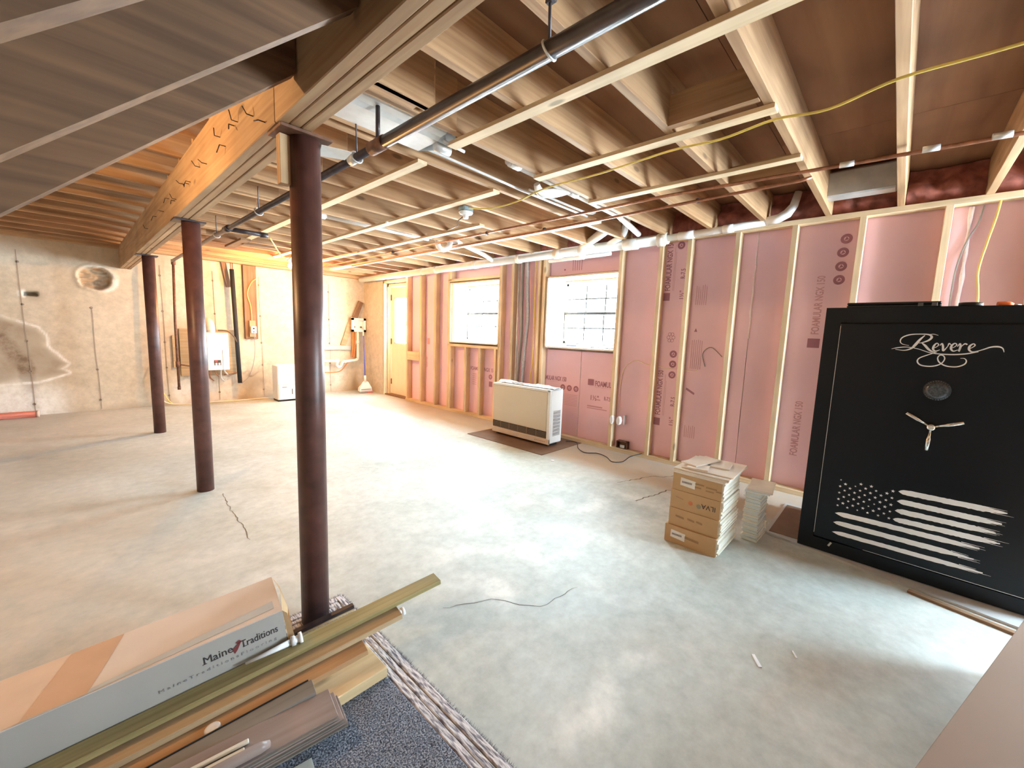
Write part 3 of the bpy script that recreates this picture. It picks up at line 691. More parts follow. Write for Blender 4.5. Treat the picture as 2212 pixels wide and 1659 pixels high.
# ------------------------------------------------------------------ pipes along the ceiling
def coupling(name, p0, p1, r, mat, parent): return tube(name, [p0, p1], r, mat, parent, 16)
pp = tag(empty('black_iron_pipe', (1.0, 1.8, 2.03)), 'long black iron gas pipe hung below the joists along the girder', 'pipe')
tube('pipe_run', [(1.0, -2.39, 2.035), (1.0, 1.80, 2.035)], .0255, iron, pp, 20)
tube('thin_pipe_run', [(1.0, 1.80, 2.035), (1.0, 4.30, 2.035), (1.02, 7.30, 2.035)], .0185, iron, pp, 16)
coupling('reducer', (1.0, 1.74, 2.035), (1.0, 1.86, 2.035), .029, rust, pp); coupling('coupling', (1.0, 2.0, 2.035), (1.0, 2.06, 2.035), .024, galv, pp)
coupling('tee', (1.0, 4.30, 2.035), (1.0, 4.44, 2.035), .028, iron, pp)
tube('branch_pipe', [(1.0, 4.36, 2.035), (1.30, 4.36, 2.035)], .020, iron, pp, 14); coupling('coupling', (1.25, 4.36, 2.035), (1.31, 4.36, 2.035), .025, iron, pp)
tube('hanger_strap', [(1.0, 1.80, 2.06), (1.0, 1.80, 2.20)], .010, iron, pp, 6)
for y, z in ((.83, 2.20), (2.0, 2.19), (3.5, 2.19), (4.75, 2.19)):
    tube('hanger_rod', [(1.0, y, 2.05), (1.0, y+.005, z), (1.0, y, z+.02)], .0035 if y != .83 else .005, iron, pp, 6)
    V, F = tube_geo([(1.0+.0275*math.cos(a), y+.012*math.sin(a*1), 2.035+.0275*math.sin(a)) for a in [k*math.pi/8 for k in range(17)]], .004, 6)
    mobj('hanger_clamp', V, F, galv, pp, (0, 0, 0), True)
box('hanger_bracket', .99, 1.01, .815, .845, 2.16, 2.23, iron, pp, .002)

gp = tag(empty('gas_drop_pipe', (1.04, 7.45, .27)), 'thin rusty vertical pipe in front of the far wall left of the water heater', 'pipe')
tube('riser', [(1.05, 7.45, 2.06), (1.03, 7.45, 1.2), (1.03, 7.45, .27)], .016, rust, gp, 12)
coupling('elbow', (1.05, 7.45, 2.0), (1.05, 7.45, 2.07), .026, rust, gp); coupling('tee', (1.03, 7.45, .58), (1.03, 7.45, .66), .024, rust, gp)
tube('side_arm', [(1.03, 7.45, .62), (1.20, 7.50, .58), (1.42, 7.60, .55)], .010, rust, gp, 8)
coupling('end_cap', (1.03, 7.45, .255), (1.03, 7.45, .30), .020, rust, gp)

def copperpair(name, pts, lab):
    t = tag(empty(name, pts[0]), lab, 'pipe'); tube('pipe_run', pts, .0095, copper, t, 10, 0)
    return t
c1 = copperpair('copper_pipe', [(2.79, 6.9, 2.155), (2.74, 2.7, 2.152), (2.74, 1.2, 2.155), (2.83, .17, 2.155), (2.88, -.6, 2.155), (2.9, -2.38, 2.155)], 'upper of two copper water pipes, running on past the safe at ceiling')
for y in (.33, .02, -.2): coupling('fitting', (2.81+.04*(.4-y), y, 2.155), (2.815+.04*(.4-y), y-.06, 2.155), .014, galv, c1)
c2 = copperpair('copper_pipe', [(2.955, 6.1, 2.140), (2.945, 2.8, 2.138), (2.91, 1.3, 2.138), (2.885, .50, 2.138), (2.9, .46, 2.15)], 'lower copper water pipe ending in a stub beyond the second joist')
for t_, xx, yy in ((c1, 2.745, 2.95), (c2, 2.945, 2.42), (c1, 2.74, 4.6), (c2, 2.94, 1.1)): coupling('pipe_clip', (xx, yy, 2.15), (xx, yy-.02, 2.15), .016, iron, t_)

# large white drain along the right wall
dp = tag(empty('drain_pipe', (3.865, 4.5, 2.14)), 'thick white plastic drain pipe along the top of the stud wall', 'pipe')
tube('pipe_run', [(3.87, 7.62, 2.135), (3.87, 1.72, 2.150)], .050, pvc, dp, 24)
for y, w in ((5.6, .03), (5.25, .05), (4.35, .06), (3.55, .05), (2.95, .09), (2.62, .07), (2.05, .14), (1.74, .06)):
    coupling('coupling', (3.87, y+w/2, 2.142), (3.87, y-w/2, 2.142), .056, pvc, dp)
coupling('rubber_coupling', (3.87, 1.77, 2.15), (3.87, 1.68, 2.155), .054, yw, dp)
tube('narrow_pipe', [(3.87, 1.72, 2.155), (3.87, 1.25, 2.165), (3.875, .86, 2.185)], .030, pvc, dp, 18)
coupling('coupling', (3.87, 1.58, 2.158), (3.87, 1.44, 2.16), .036, wvinyl, dp); coupling('coupling', (3.87, 1.2, 2.166), (3.87, 1.12, 2.168), .035, wvinyl, dp)
tube('elbow', [(3.875, .88, 2.185), (3.875, .80, 2.195), (3.88, .745, 2.225), (3.89, .71, 2.28), (3.9, .69, 2.38)], [.034, .034, .036, .03, .026], wvinyl, dp, 16)
tube('wye_branch', [(3.86, 2.30, 2.16), (3.80, 2.12, 2.22), (3.74, 2.05, 2.30), (3.72, 2.02, 2.41)], [.034, .034, .034, .034], wvinyl, dp, 16, 4)
tube('grey_branch', [(3.84, 2.62, 2.17), (3.75, 2.36, 2.24), (3.70, 2.14, 2.34), (3.70, 2.1, 2.41)], [.03, .045, .05, .05], yw, dp, 16, 4)
tube('small_branch', [(3.84, 2.45, 2.15), (3.80, 2.56, 2.20), (3.80, 2.60, 2.22), (3.80, 2.86, 2.33)], .024, wvinyl, dp, 12)
tube('short_stub', [(3.905, 3.10, 2.078), (3.905, 2.29, 2.085)], .020, wvinyl, dp, 14)
coupling('coupling', (3.905, 2.72, 2.081), (3.905, 2.62, 2.081), .026, wvinyl, dp)

t = tag(empty('white_waste_pipe', (2.2, 4.02, 2.25)), 'thin white pipe between joists with a curved trap above the straps', 'pipe')
tube('pipe_run', [(1.55, 4.03, 2.25), (2.84, 4.01, 2.25)], .026, pvc, t, 14)
coupling('coupling', (1.56, 4.03, 2.25), (1.70, 4.03, 2.25), .034, wvinyl, t)
tube('trap', [(2.78, 3.93, 2.26), (2.80, 3.80, 2.22), (2.80, 3.76, 2.13), (2.84, 3.73, 2.10), (2.90, 3.70, 2.14), (2.92, 3.70, 2.20), (3.02, 3.70, 2.21)], .028, wvinyl, t, 14, 4)
tube('outlet_arm', [(3.0, 3.70, 2.21), (3.3, 3.80, 2.20), (3.62, 3.92, 2.19), (3.82, 3.98, 2.16)], .026, pvc, t, 14, 3)
t = tag(empty('white_waste_pipe', (2.3, 1.78, 2.2)), 'white pipe tucked beside the joist right of the metal duct', 'pipe')
tube('pipe_run', [(1.80, 1.768, 2.215), (3.10, 1.775, 2.205), (3.72, 1.90, 2.19)], .024, wvinyl, t, 14)
tube('wye', [(2.40, 1.775, 2.21), (2.32, 1.80, 2.18), (2.24, 1.84, 2.16), (2.20, 1.86, 2.17), (2.16, 1.85, 2.20)], [.026, .03, .03, .026, .02], wvinyl, t, 12, 3)
coupling('coupling', (1.82, 1.768, 2.215), (1.90, 1.768, 2.215), .030, wvinyl, t); coupling('coupling', (2.5, 1.77, 2.21), (2.42, 1.77, 2.21), .030, wvinyl, t)
t = tag(empty('water_tube', (2.2, 2.0, 2.2)), 'long thin white tube running across the duct bay to the drain', 'pipe')
tube('tube_run', [(1.40, 1.998, 2.205), (2.2, 2.008, 2.20), (2.98, 1.99, 2.20)], .008, wvinyl, t, 8)
t = tag(empty('water_tube', (2.6, 1.97, 2.2)), 'short white tube with hooked end beside the long tube', 'pipe')
tube('tube_run', [(2.22, 1.965, 2.205), (2.93, 1.945, 2.205), (2.97, 1.93, 2.212), (2.99, 1.92, 2.225)], .008, wvinyl, t, 8)

# sheet metal duct
d = tag(empty('metal_duct', (1.1, 1.9, 2.2)), 'galvanised sheet metal duct between joists beside the girder', 'duct')
V = []; prof = [(1.735, 2.40), (1.745, 2.235), (1.775, 2.205), (1.82, 2.20), (1.845, 2.188), (2.02, 2.186), (2.022, 2.40)]
xs = [-.4, .7, 1.15, 1.36]
for x in xs: V += [(x, y, z) for y, z in prof]
n = len(prof); F = [(i*n+k, i*n+k+1, (i+1)*n+k+1, (i+1)*n+k) for i in range(len(xs)-1) for k in range(n-1)]
F.append(tuple(range((len(xs)-1)*n, len(xs)*n))); mobj('duct_body', V, F, galv, d)
mobj('crumpled_end', [(1.36, 1.74, 2.30), (1.40, 1.75, 2.21), (1.44, 1.80, 2.19), (1.43, 1.86, 2.186), (1.46, 1.90, 2.20), (1.42, 1.95, 2.19), (1.36, 2.02, 2.186), (1.36, 2.0, 2.33), (1.39, 1.85, 2.36)], [(0, 1, 8), (1, 2, 8), (2, 3, 8), (3, 4, 8), (4, 5, 8), (5, 6, 7, 8)], galv, d)
tube('rolled_edge', [(1.36, 1.87, 2.175), (1.45, 1.86, 2.168)], .022, galv, d, 12)
tube('rolled_edge', [(1.36, 1.80, 2.180), (1.50, 1.80, 2.172)], .008, galv, d, 8)

d = tag(box('metal_duct', 3.62, 3.74, .115, .485, 2.225, 2.39, galv, None, .01), 'dull grey metal duct piece between joists above the safe end of wall', 'duct')

# lamp fixtures
f_ = tag(empty('lampholder', (2.17, 2.56, 2.185)), 'white porcelain lampholder on a metal box, without a bulb', 'light fixture')
box('junction_box', 2.115, 2.215, 2.53, 2.60, 2.145, 2.184, plain('blued_steel', (.25, .36, .42), .4, .6), f_, .008)
lathe('porcelain_base', [(.050, 0), (.056, -.006), (.050, -.016), (.03, -.022), (.022, -.026), (.022, -.046), (.018, -.05)], wvinyl, f_, (2.165, 2.565, 2.145), 22)
tube('pull_wire', [(2.19, 2.61, 2.13), (2.22, 2.74, 2.11), (2.25, 2.76, 2.09), (2.33, 3.0, 2.10), (2.34, 3.04, 2.12)], .004, iron, f_, 6)
for lx, ly, lab in ((2.235, 6.5, 'lit bare bulb glowing orange under the joists near the far wall'), (-.55, 2.6, 'lit bare bulb under the joists left of the girder, near the stairs')):
    f_ = tag(empty('pull_chain_lamp', (lx, ly, 2.185)), lab, 'light fixture')
    lathe('porcelain_base', [(.052, 0), (.056, -.006), (.048, -.016), (.03, -.022), (.022, -.05), (.018, -.055)], wvinyl, f_, (lx, ly, 2.184), 20)
    gb = lathe('bulb', [(.010, -.055), (.013, -.07), (.022, -.085), (.030, -.105), (.030, -.12), (.022, -.138), (.008, -.148)], bulb_m, f_, (lx, ly, 2.184), 18)
    gb.visible_shadow = True

# cables
def cable(name, pts, r, mat, lab, cat='cable', cv=6, group=None):
    o = tube(name, pts, r, mat, None, 8, cv); return tag(o, lab, cat, group)
cable('yellow_cable', [(2.045, -.8, 2.165), (2.045, -.176, 2.155), (2.032, .094, 2.150), (2.06, .30, 2.125), (2.078, .487, 2.150), (2.09, .70, 2.135), (2.10, .931, 2.150), (2.14, 1.36, 2.150), (2.14, 1.75, 2.150), (2.17, 2.05, 2.125), (2.15, 2.3, 2.12), (2.14, 2.50, 2.16)], .0055, yellow, 'yellow cable strung across the joists to the empty lampholder')
cable('yellow_cable', [(2.0, 5.2, 2.17), (1.94, 5.15, 2.17), (1.85, 5.2, 2.08), (1.80, 5.25, 1.99), (1.72, 5.2, 1.97), (1.34, 4.4, 2.03)], .007, yellow, 'yellow cable hanging from the joists left of the lit bulb')
cable('yellow_cable', [(3.985, 3.37, 2.14), (3.985, 3.365, 1.7), (3.985, 3.36, .9), (3.985, 3.39, .67), (3.99, 3.40, .3)], .009, yellow, 'yellow cable dropping down the stud between the two windows')
cable('yellow_cable', [(3.99, -.365, 2.18), (3.99, -.355, 2.05), (3.99, -.335, 1.9), (3.99, -.317, 1.72), (3.99, -.337, 1.53), (3.99, -.34, 1.2)], .006, yellow, 'yellow cable hanging behind the safe below the top plate')
cable('cream_cable', [(4.035, 2.135, .40), (4.035, 2.155, .66), (4.035, 2.12, .89), (4.035, 2.0, .985), (4.035, 1.87, .955), (4.035, 1.80, .95)], .004, cream, 'cream cable looping over pink foam to the white outlet box')
cable('cream_cable', [(4.035, 1.745, .945), (4.035, 1.66, .935), (4.035, 1.535, .93)], .004, cream, 'short cream cable crossing the printed foam between two studs')
cable('cream_cable', [(4.035, 1.48, .93), (4.035, 1.40, .925), (4.035, 1.36, .945)], .004, cream, 'loose cream cable end left of the tile cartons')
cable('cream_cable', [(4.035, 1.30, .98), (4.035, 1.33, 1.10), (4.035, 1.26, 1.16), (4.035, 1.16, 1.08)], .0035, greycable, 'thin grey wire arching over the foam above the cartons')
cable('power_cord', [(3.72, 2.60, .05), (3.78, 2.50, .045), (3.70, 2.42, .012), (3.62, 2.28, .01), (3.70, 2.18, .01), (3.66, 2.05, .01), (3.56, 1.93, .01), (3.64, 1.86, .01), (3.80, 1.86, .03), (3.93, 1.80, .05)], .0045, blackp, 'black power cord snaking on the floor right of the heater', 'cord')
cable('grey_conduit', [(3.97, 3.57, 2.14), (3.97, 3.57, 1.7), (3.975, 3.56, 1.2), (3.98, 3.60, .7), (3.99, 3.62, .10)], .022, greycable, 'grey flexible conduit left of the two dropping beside the heater', 'conduit', 5)
cable('grey_conduit', [(3.97, 3.49, 2.14), (3.97, 3.48, 1.8), (3.975, 3.46, 1.4), (3.975, 3.50, .9), (3.99, 3.545, .10)], .024, plain('ribbed_grey', (.36, .33, .34), .5, 0, .5, .2, 60), 'grey ribbed conduit right of the two dropping beside the heater', 'conduit', 5)
cable('metal_conduit', [(3.985, 3.645, 2.13), (3.985, 3.645, .05)], .011, galv, 'slim metal conduit on the stud right of the left window', 'conduit', 0)

# ------------------------------------------------------------------ things on the right wall
ob = tag(empty('outlet_box', (3.945, 2.10, .36)), 'pair of white electrical boxes on the stud right of the heater', 'electrical box')
lathe('box_half', [(.012, -.01), (.034, -.012), (.034, -.045), (.026, -.05)], wvinyl, ob, (3.955, 2.16, .345), 8, 'x').scale = (1, .7, 1.45)
lathe('box_half', [(.012, -.01), (.034, -.012), (.034, -.045), (.026, -.05)], wvinyl, ob, (3.965, 2.085, .345), 8, 'x').scale = (1, .8, 1.45)
box('mounting_bracket', 3.97, 4.03, 2.045, 2.058, .30, .40, galv, ob, .002)
o = tag(empty('steel_box', (4.0, 2.05, .039)), 'small rusty steel box on the sole plate under the white outlet boxes', 'electrical box')
multibox('housing', [(3.975, 4.04, 2.115, 2.12, .04, .115), (3.975, 4.04, 2.0, 2.005, .04, .115), (3.975, 4.04, 2.0, 2.12, .04, .045), (4.03, 4.04, 2.0, 2.12, .04, .115), (3.975, 4.04, 2.0, 2.12, .11, .115)], rust, o)
box('cover_plate', 3.968, 3.974, 2.02, 2.07, .05, .08, galv, o)

# ------------------------------------------------------------------ wall heater on its mat
m_ = tag(box('floor_mat', 3.212, 3.94, 2.535, 3.69, 0, .006, mat_brown, None, .002), 'dark brown hardboard sheet under the beige heater', 'mat')
h = tag(empty('room_heater', (3.62, 3.10, .01)), 'beige and white floor-standing gas heater below the windows', 'heater')
HY0, HY1, HX = 2.665, 3.545, 3.487
box('cabinet', HX+.012, 3.72, HY0, HY1, .035, .632, white_en, h, .012)
box('front_panel', HX, HX+.012, HY0+.045, HY1-.008, .172, .605, beige_en, h, .004)
box('top_trim', HX-.002, HX+.016, HY0+.01, HY1, .608, .632, white_en, h, .003)
box('side_trim', HX-.002, HX+.016, HY0, HY0+.038, .035, .632, white_en, h, .003)
box('grille_recess', HX+.004, HX+.0115, HY0+.045, HY1-.008, .095, .170, seamdark, h)
for k in range(8):
    box('grille_bar', HX-.001, HX+.006, HY0+.045, HY1-.01, .098+.009*k, .1012+.009*k, plain('grille_bronze', (.26, .20, .15), .5) if k == 0 else bpy.data.materials['grille_bronze'], h)
for k in range(1, 6): yy = HY0+.045+k*(HY1-HY0-.05)/6; box('grille_post', HX-.002, HX+.007, yy-.003, yy+.003, .095, .170, bpy.data.materials['grille_bronze'], h)
box('base_plinth', HX-.004, HX+.02, HY0+.0, HY1, .030, .092, plain('pinkish_enamel', (.66, .56, .47), .4), h, .004)
polys = [[(-2.86+.022*k, .055), (-2.848+.022*k, .055), (-2.848+.022*k, .064), (-2.86+.022*k, .064)] for k in range(7)]
poly_on('lettering', polys, inkfaint, h, (HX-.0045, 0, 0), Ym, V_)
for k in range(22): box('side_vent', 3.55, 3.68, HY0-.001, HY0+.002, .12+.013*k, .127+.013*k, darkgrill if k % 3 else greycable, h)
for y in (HY0+.06, HY1-.06): box('foot', 3.52, 3.69, y-.02, y+.02, .006, .036, blackp, h, .003)
pb = tag(empty('paper_bundle', (3.62, 3.1, .633)), 'crumpled white paper and plastic strip lying on top of the heater', 'paper')
V, F = [], []
for i in range(25):
    y = 3.50-.85*i/24
    for j in range(7):
        x = 3.53+.11*j/6; V.append((x, y, .640 + .018*abs(noise.noise(Vector((i*.5, j*.9, 0)))) + (.022*math.sin(math.pi*j/6)*(1 if i < 6 or 15 < i < 21 else .35))))
for i in range(24):
    for j in range(6): a = i*7+j; F.append((a, a+1, a+8, a+7))
o = mobj('wrapping', V, F, paper, pb); sm_ = o.modifiers.new('solid', 'SOLIDIFY'); sm_.thickness = .003; sm_.offset = 0
box('folded_sheet', 3.54, 3.68, 2.64, 3.46, .6335, .638, plain('grey_sheet', (.35, .35, .36), .5), pb, .001)
box('grey_label', 3.548, 3.552, 3.10, 3.36, .640, .655, plain('grey_tape', (.30, .30, .32), .4), pb)

# things on window sill 2
def sillbits():
    t = tag(empty('caulk_tube', (4.05, 2.80, 1.09)), 'caulk tube with blue print lying on the right window sill', 'tube')
    tube('barrel', [(4.04, 2.90, 1.106), (4.04, 2.72, 1.106)], .017, wvinyl, t, 14); tube('nozzle', [(4.04, 2.72, 1.106), (4.04, 2.66, 1.106)], [.006, .002], wvinyl, t, 8)
    poly_on('blue_print', [[(-2.88, .0), (-2.74, 0), (-2.74, .014), (-2.88, .014)]], plain('blue_ink', (.10, .14, .35), .6), t, (4.0225, 0, 1.10), Ym, V_)
    for k in range(5):
        t = tag(tube('hardware_piece', [(4.05+.02*(k % 2), 2.56-.06*k, 1.094), (4.06+.01*k, 2.53-.06*k, 1.104), (4.05, 2.52-.06*k, 1.094)], .006, iron if k != 2 else galv, None, 6), 'small metal bit, %s from the left in the row on the right window sill' % ('first second third fourth fifth'.split()[k]), 'hardware', 'hardware bits on the right window sill')
sillbits()

# ------------------------------------------------------------------ far wall fittings
o = tag(box('backing_board', 1.10, 1.80, 7.70, 7.745, .42, 1.12, W['tan', 'x'], None, .002), 'plywood backing board behind the white water heater', 'board')
o = tag(box('backing_board', 1.945, 2.125, 7.70, 7.745, .985, 2.145, W['dark', 'z'], None, .002), 'tall dark board on the far wall carrying the outlet', 'board')
o = tag(box('backing_board', 1.02, 1.09, 7.72, 7.745, .55, 1.02, W['tan', 'x'], None, .002), 'narrow tan board left of the water heater backing', 'board')
o = tag(box('slanted_board', 1.69, 1.755, 7.715, 7.74, 1.78, 2.16, W['dark', 'z'], None, .002, (0, R(-9), 0)), 'short dark slat leaning at the top of the far wall', 'board')
wh = tag(empty('water_heater', (1.5, 7.6, .51)), 'white tankless water heater mounted on the far wall', 'water heater')
box('casing', 1.385, 1.665, 7.50, 7.70, .51, 1.075, white_en, wh, .01)
box('seam_line', 1.578, 1.581, 7.497, 7.502, .51, .82, darkgrill, wh)
box('control_panel', 1.47, 1.555, 7.494, 7.502, .585, .665, darkgrill, wh, .001); box('red_button', 1.475, 1.51, 7.490, 7.495, .635, .66, plain('red_mark', (.7, .05, .04), .5), wh)
for x in (1.482, 1.52): box('white_button', x, x+.024, 7.490, 7.495, .59, .622, wvinyl, wh)
tube('flue_elbow', [(1.46, 7.60, 1.075), (1.46, 7.60, 1.15), (1.455, 7.64, 1.22), (1.44, 7.72, 1.24)], .058, yw, wh, 18, 5)
coupling('flue_collar', (1.46, 7.60, 1.075), (1.46, 7.60, 1.115), .062, galv, wh)
for x, z in ((1.43, .34), (1.50, .40), (1.57, .32), (1.62, .42)): tube('water_connection', [(x, 7.60, .515), (x, 7.61, z+.06), (x+.05, 7.66, z)], .010, copper if x < 1.55 else galv, wh, 8, 3)
tube('copper_loop', [(1.62, 7.66, .42), (1.75, 7.68, .44), (1.86, 7.68, .46)], .008, copper, wh, 8)
o = cable('black_tube', [(1.56, 7.62, 1.11), (1.68, 7.6, 1.10), (1.76, 7.6, 1.02), (1.80, 7.6, .93)], .010, plain('dark_hose', (.10, .06, .03), .5), 'dark hose arching right from the top of the water heater', 'hose')
o = tag(empty('insulated_pipe', (1.80, 7.64, .29)), 'black foam sleeved pipe hanging vertically right of the water heater', 'pipe')
tube('foam_sleeve', [(1.775, 7.62, 2.05), (1.82, 7.62, .285)], .030, insul_blk, o, 14)
tube('copper_stub', [(1.762, 7.62, 2.18), (1.766, 7.62, 2.04)], .008, copper, o, 8); tube('copper_stub', [(1.785, 7.62, 2.18), (1.789, 7.62, 2.04)], .008, copper, o, 8)
o = tag(empty('wall_outlet', (2.05, 7.69, 1.13)), 'white electrical outlet on the tall dark board', 'outlet')
box('mount_block', 2.00, 2.085, 7.675, 7.70, 1.02, 1.28, W['tan', 'x'], o, .001); box('cover', 2.01, 2.09, 7.64, 7.675, 1.08, 1.19, wvinyl, o, .006)
box('socket', 2.035, 2.06, 7.636, 7.641, 1.14, 1.165, blackp, o); box('plug', 2.04, 2.055, 7.61, 7.64, 1.09, 1.115, greycable, o, .003)
cable('cream_cable', [(2.12, 7.69, 1.95), (2.05, 7.69, 1.88), (1.99, 7.69, 1.70), (2.03, 7.69, 1.50), (2.04, 7.69, 1.19)], .006, yellow, 'yellowish cable curving down the tall dark board to the outlet')
cable('cream_cable', [(2.047, 7.62, 1.08), (2.05, 7.66, .70), (1.97, 7.66, .40), (1.85, 7.66, .27)], .0045, greycable, 'thin cord hanging from the outlet towards the floor')
cable('yellow_cable', [(.80, 7.70, .62), (.76, 7.68, .40), (.85, 7.66, .10), (1.05, 7.64, .012), (1.5, 7.62, .010), (2.2, 7.56, .010)], .009, cream, 'pale hose running down and along the foot of the far wall', 'hose')
cable('yellow_cable', [(.86, 7.70, .60), (.83, 7.69, .35), (.93, 7.68, .08), (1.0, 7.66, .012)], .007, yellow, 'yellow hose drooping behind the farthest column', 'hose')
# dehumidifier
d = tag(empty('dehumidifier', (2.42, 7.28, 0)), 'white box-shaped dehumidifier standing at the far wall, partly behind the near column', 'dehumidifier')
box('body', 2.225, 2.64, 7.17, 7.42, .025, .585, white_en, d, .012); box('bucket_front', 2.24, 2.625, 7.162, 7.172, .03, .27, wvinyl, d, .004)
box('handle_slot', 2.435, 2.445, 7.158, 7.163, .11, .20, blackp, d); box('seam_line', 2.235, 2.63, 7.165, 7.171, .272, .276, greycable, d); box('logo_plate', 2.29, 2.36, 7.159, 7.163, .225, .235, inkfaint, d)
box('base', 2.235, 2.63, 7.175, 7.41, 0, .028, blackp, d)
# washer box, pipes, shelf
u_ = tag(empty('washer_box', (3.84, 7.70, 1.14)), 'white recessed valve box on the far wall by the corner', 'valve box')
multibox('frame', [(3.70, 3.985, 7.66, 7.68, 1.15, 1.19), (3.70, 3.985, 7.66, 7.68, 1.37, 1.41), (3.70, 3.745, 7.66, 7.68, 1.15, 1.41), (3.94, 3.985, 7.66, 7.68, 1.15, 1.41)], wvinyl, u_)
box('back_panel', 3.72, 3.965, 7.70, 7.712, 1.17, 1.39, gypsum_w, u_)
lathe('valve', [(.016, 0), (.016, -.03), (.010, -.04)], rust, u_, (3.895, 7.70, 1.24), 10, 'y'); lathe('valve', [(.014, 0), (.014, -.03), (.010, -.04)], greycable, u_, (3.765, 7.70, 1.24), 10, 'y')
t = tag(empty('white_waste_pipe', (3.82, 7.68, .6)), 'white elbowed waste pipe below the valve box', 'pipe')
tube('pipe_run', [(3.825, 7.68, 1.15), (3.825, 7.68, .68), (3.815, 7.68, .625), (3.76, 7.68, .60), (3.60, 7.66, .585), (3.54, 7.66, .57)], .026, pvc, t, 14, 3)
tube('trap', [(3.56, 7.66, .585), (3.50, 7.66, .56), (3.48, 7.66, .50), (3.44, 7.66, .48), (3.40, 7.66, .52), (3.40, 7.66, .585), (3.30, 7.66, .60), (2.8, 7.66, .60)], .026, pvc, t, 14, 3)
coupling('coupling', (3.825, 7.68, .98), (3.825, 7.68, .92), .032, wvinyl, t); coupling('coupling', (3.44, 7.66, .60), (3.36, 7.66, .60), .032, wvinyl, t)
o = tag(box('wall_cleat', 2.75, 3.70, 7.70, 7.745, .80, .885, plain('grey_painted_wood', (.40, .38, .35), .7), None, .002), 'grey horizontal wooden cleat on the far wall above the waste pipe', 'board')
o = tag(box('slanted_board', 3.80, 3.90, 7.70, 7.725, 1.40, 1.74, W['dark', 'z'], None, .002, (0, R(22), 0)), 'brown board end sticking out above the valve box', 'board')
o = tag(box('brace_board', 3.60, 3.70, 7.725, 7.742, .86, 1.42, W['tan', 'x'], None, .002, (0, R(20), 0)), 'tan slanted board behind the left side of the valve box', 'board')
for k, x in enumerate((3.745, 3.785)):
    tag(tube('orange_tube', [(x, 7.70, 1.15), (x-.005, 7.70, .9), (x-.03, 7.70, .66)], .014, orangetube, None, 8), ('left' if k == 0 else 'right') + ' of two orange supply tubes below the valve box', 'tube')
tag(tube('orange_tube', [(3.66, 7.70, .60), (3.55, 7.70, .45), (3.40, 7.70, .38), (3.0, 7.70, .40)], .010, orangetube, None, 8, 4), 'orange tube sagging low along the far wall', 'tube')
# dustpan
dpn = tag(empty('dustpan', (3.80, 7.33, 0)), 'white upright dustpan with long blue handle near the far corner', 'dustpan')
V = [(-.125, 0, .0), (.125, 0, 0), (.115, .01, .07), (.06, .03, .17), (.03, .035, .19), (-.03, .035, .19), (-.06, .03, .17), (-.115, .01, .07), (-.105, .12, .0), (.105, .12, 0), (.10, .12, .06), (-.10, .12, .06)]
F = [(0, 1, 2, 3, 4, 5, 6, 7), (0, 8, 9, 1), (9, 8, 11, 10), (1, 9, 10, 2), (0, 7, 11, 8), (2, 10, 4, 3), (7, 6, 5, 11), (5, 4, 10, 11)]
mobj('pan', V, F, wvinyl, dpn, (3.80, 7.31, .035)); box('slot', 3.70, 3.90, 7.300, 7.309, .065, .075, greycable, dpn)
tube('socket', [(3.80, 7.34, .20), (3.803, 7.36, .33)], .020, wvinyl, dpn, 12); tube('handle', [(3.803, 7.36, .32), (3.83, 7.46, 1.08)], .011, blue_m, dpn, 10)
tube('handle_grip', [(3.83, 7.46, 1.08), (3.832, 7.467, 1.15)], .013, cream, dpn, 10)
box('rubber_lip', 3.66, 3.80, 7.28, 7.31, .005, .035, greycable, dpn, .004); box('red_bristles', 3.80, 3.93, 7.27, 7.31, .005, .035, plain('red_bristle', (.6, .16, .14), .8), dpn, .004)
# red pipe on the floor
o = tag(empty('red_pipe', (-.6, 7.62, .04)), 'red pipe lying on the floor along the far wall at the left', 'pipe')
tube('pipe_body', [(-2.3, 7.70, .040), (-.33, 7.60, .040)], .038, red_pipe, o, 18); tube('end_cap', [(-.33, 7.60, .040), (-.31, 7.598, .040)], .040, plain('pale_cap', (.62, .45, .36), .6), o, 18)
# scraps above: boards nailed under joists near bulb
o = tag(box('scrap_board', 1.36, 1.46, 5.42, 6.10, 2.140, 2.164, W['dark', 'y'], None, .002), 'dark scrap board nailed under the far strap near the lit bulb', 'board')
o = tag(box('scrap_board', 1.44, 1.80, 5.62, 5.70, 2.135, 2.160, W['dark', 'x'], None, .002), 'short dark scrap board crosswise near the lit bulb', 'board')

# ------------------------------------------------------------------ safe
pts = [(2.994, .512), (2.786, -.538), (2.752, -.72), (3.66, -.72), (3.66, .50)]
V = [(x, y, 0) for x, y in pts] + [(x, y, .012) for x, y in pts]
tag(mobj('floor_panel', V, [(4, 3, 2, 1, 0), (5, 6, 7, 8, 9)] + [(i, (i+1) % 5, (i+1) % 5+5, i+5) for i in range(5)], plain('grey_panel', (.46, .46, .46), .5)), 'grey sheet under the black safe, its edge showing in front', 'mat')
tag(box('floor_mat', 3.02, 3.62, .325, .485, .012, .015, mat_brown, None, .001), 'dark brown sheet on the floor between cartons and safe', 'mat')
tag(box('floor_strip', 2.735, 2.765, -.66, -.16, 0, .012, W['dark', 'y'], None, .001, (0, 0, R(-14))), 'brown wooden stick on the floor in front of the safe, right end', 'strip')
sf = tag(empty('safe', (2.958, .323, .0), (0, 0, math.atan2(-.9992, -.0399))), 'tall black steel gun safe with a white brushed flag on its door', 'safe')
SW, SH, SD = .975, 1.43, .62
multibox('body', [(0, .068, 0, SD, .016, SH), (SW-.068, SW, 0, SD, .016, SH), (.068, SW-.068, 0, SD, SH-.080, SH), (.068, SW-.068, 0, SD, .016, .088), (.068, SW-.068, .06, SD, .08, SH-.07)], safe_black, sf)
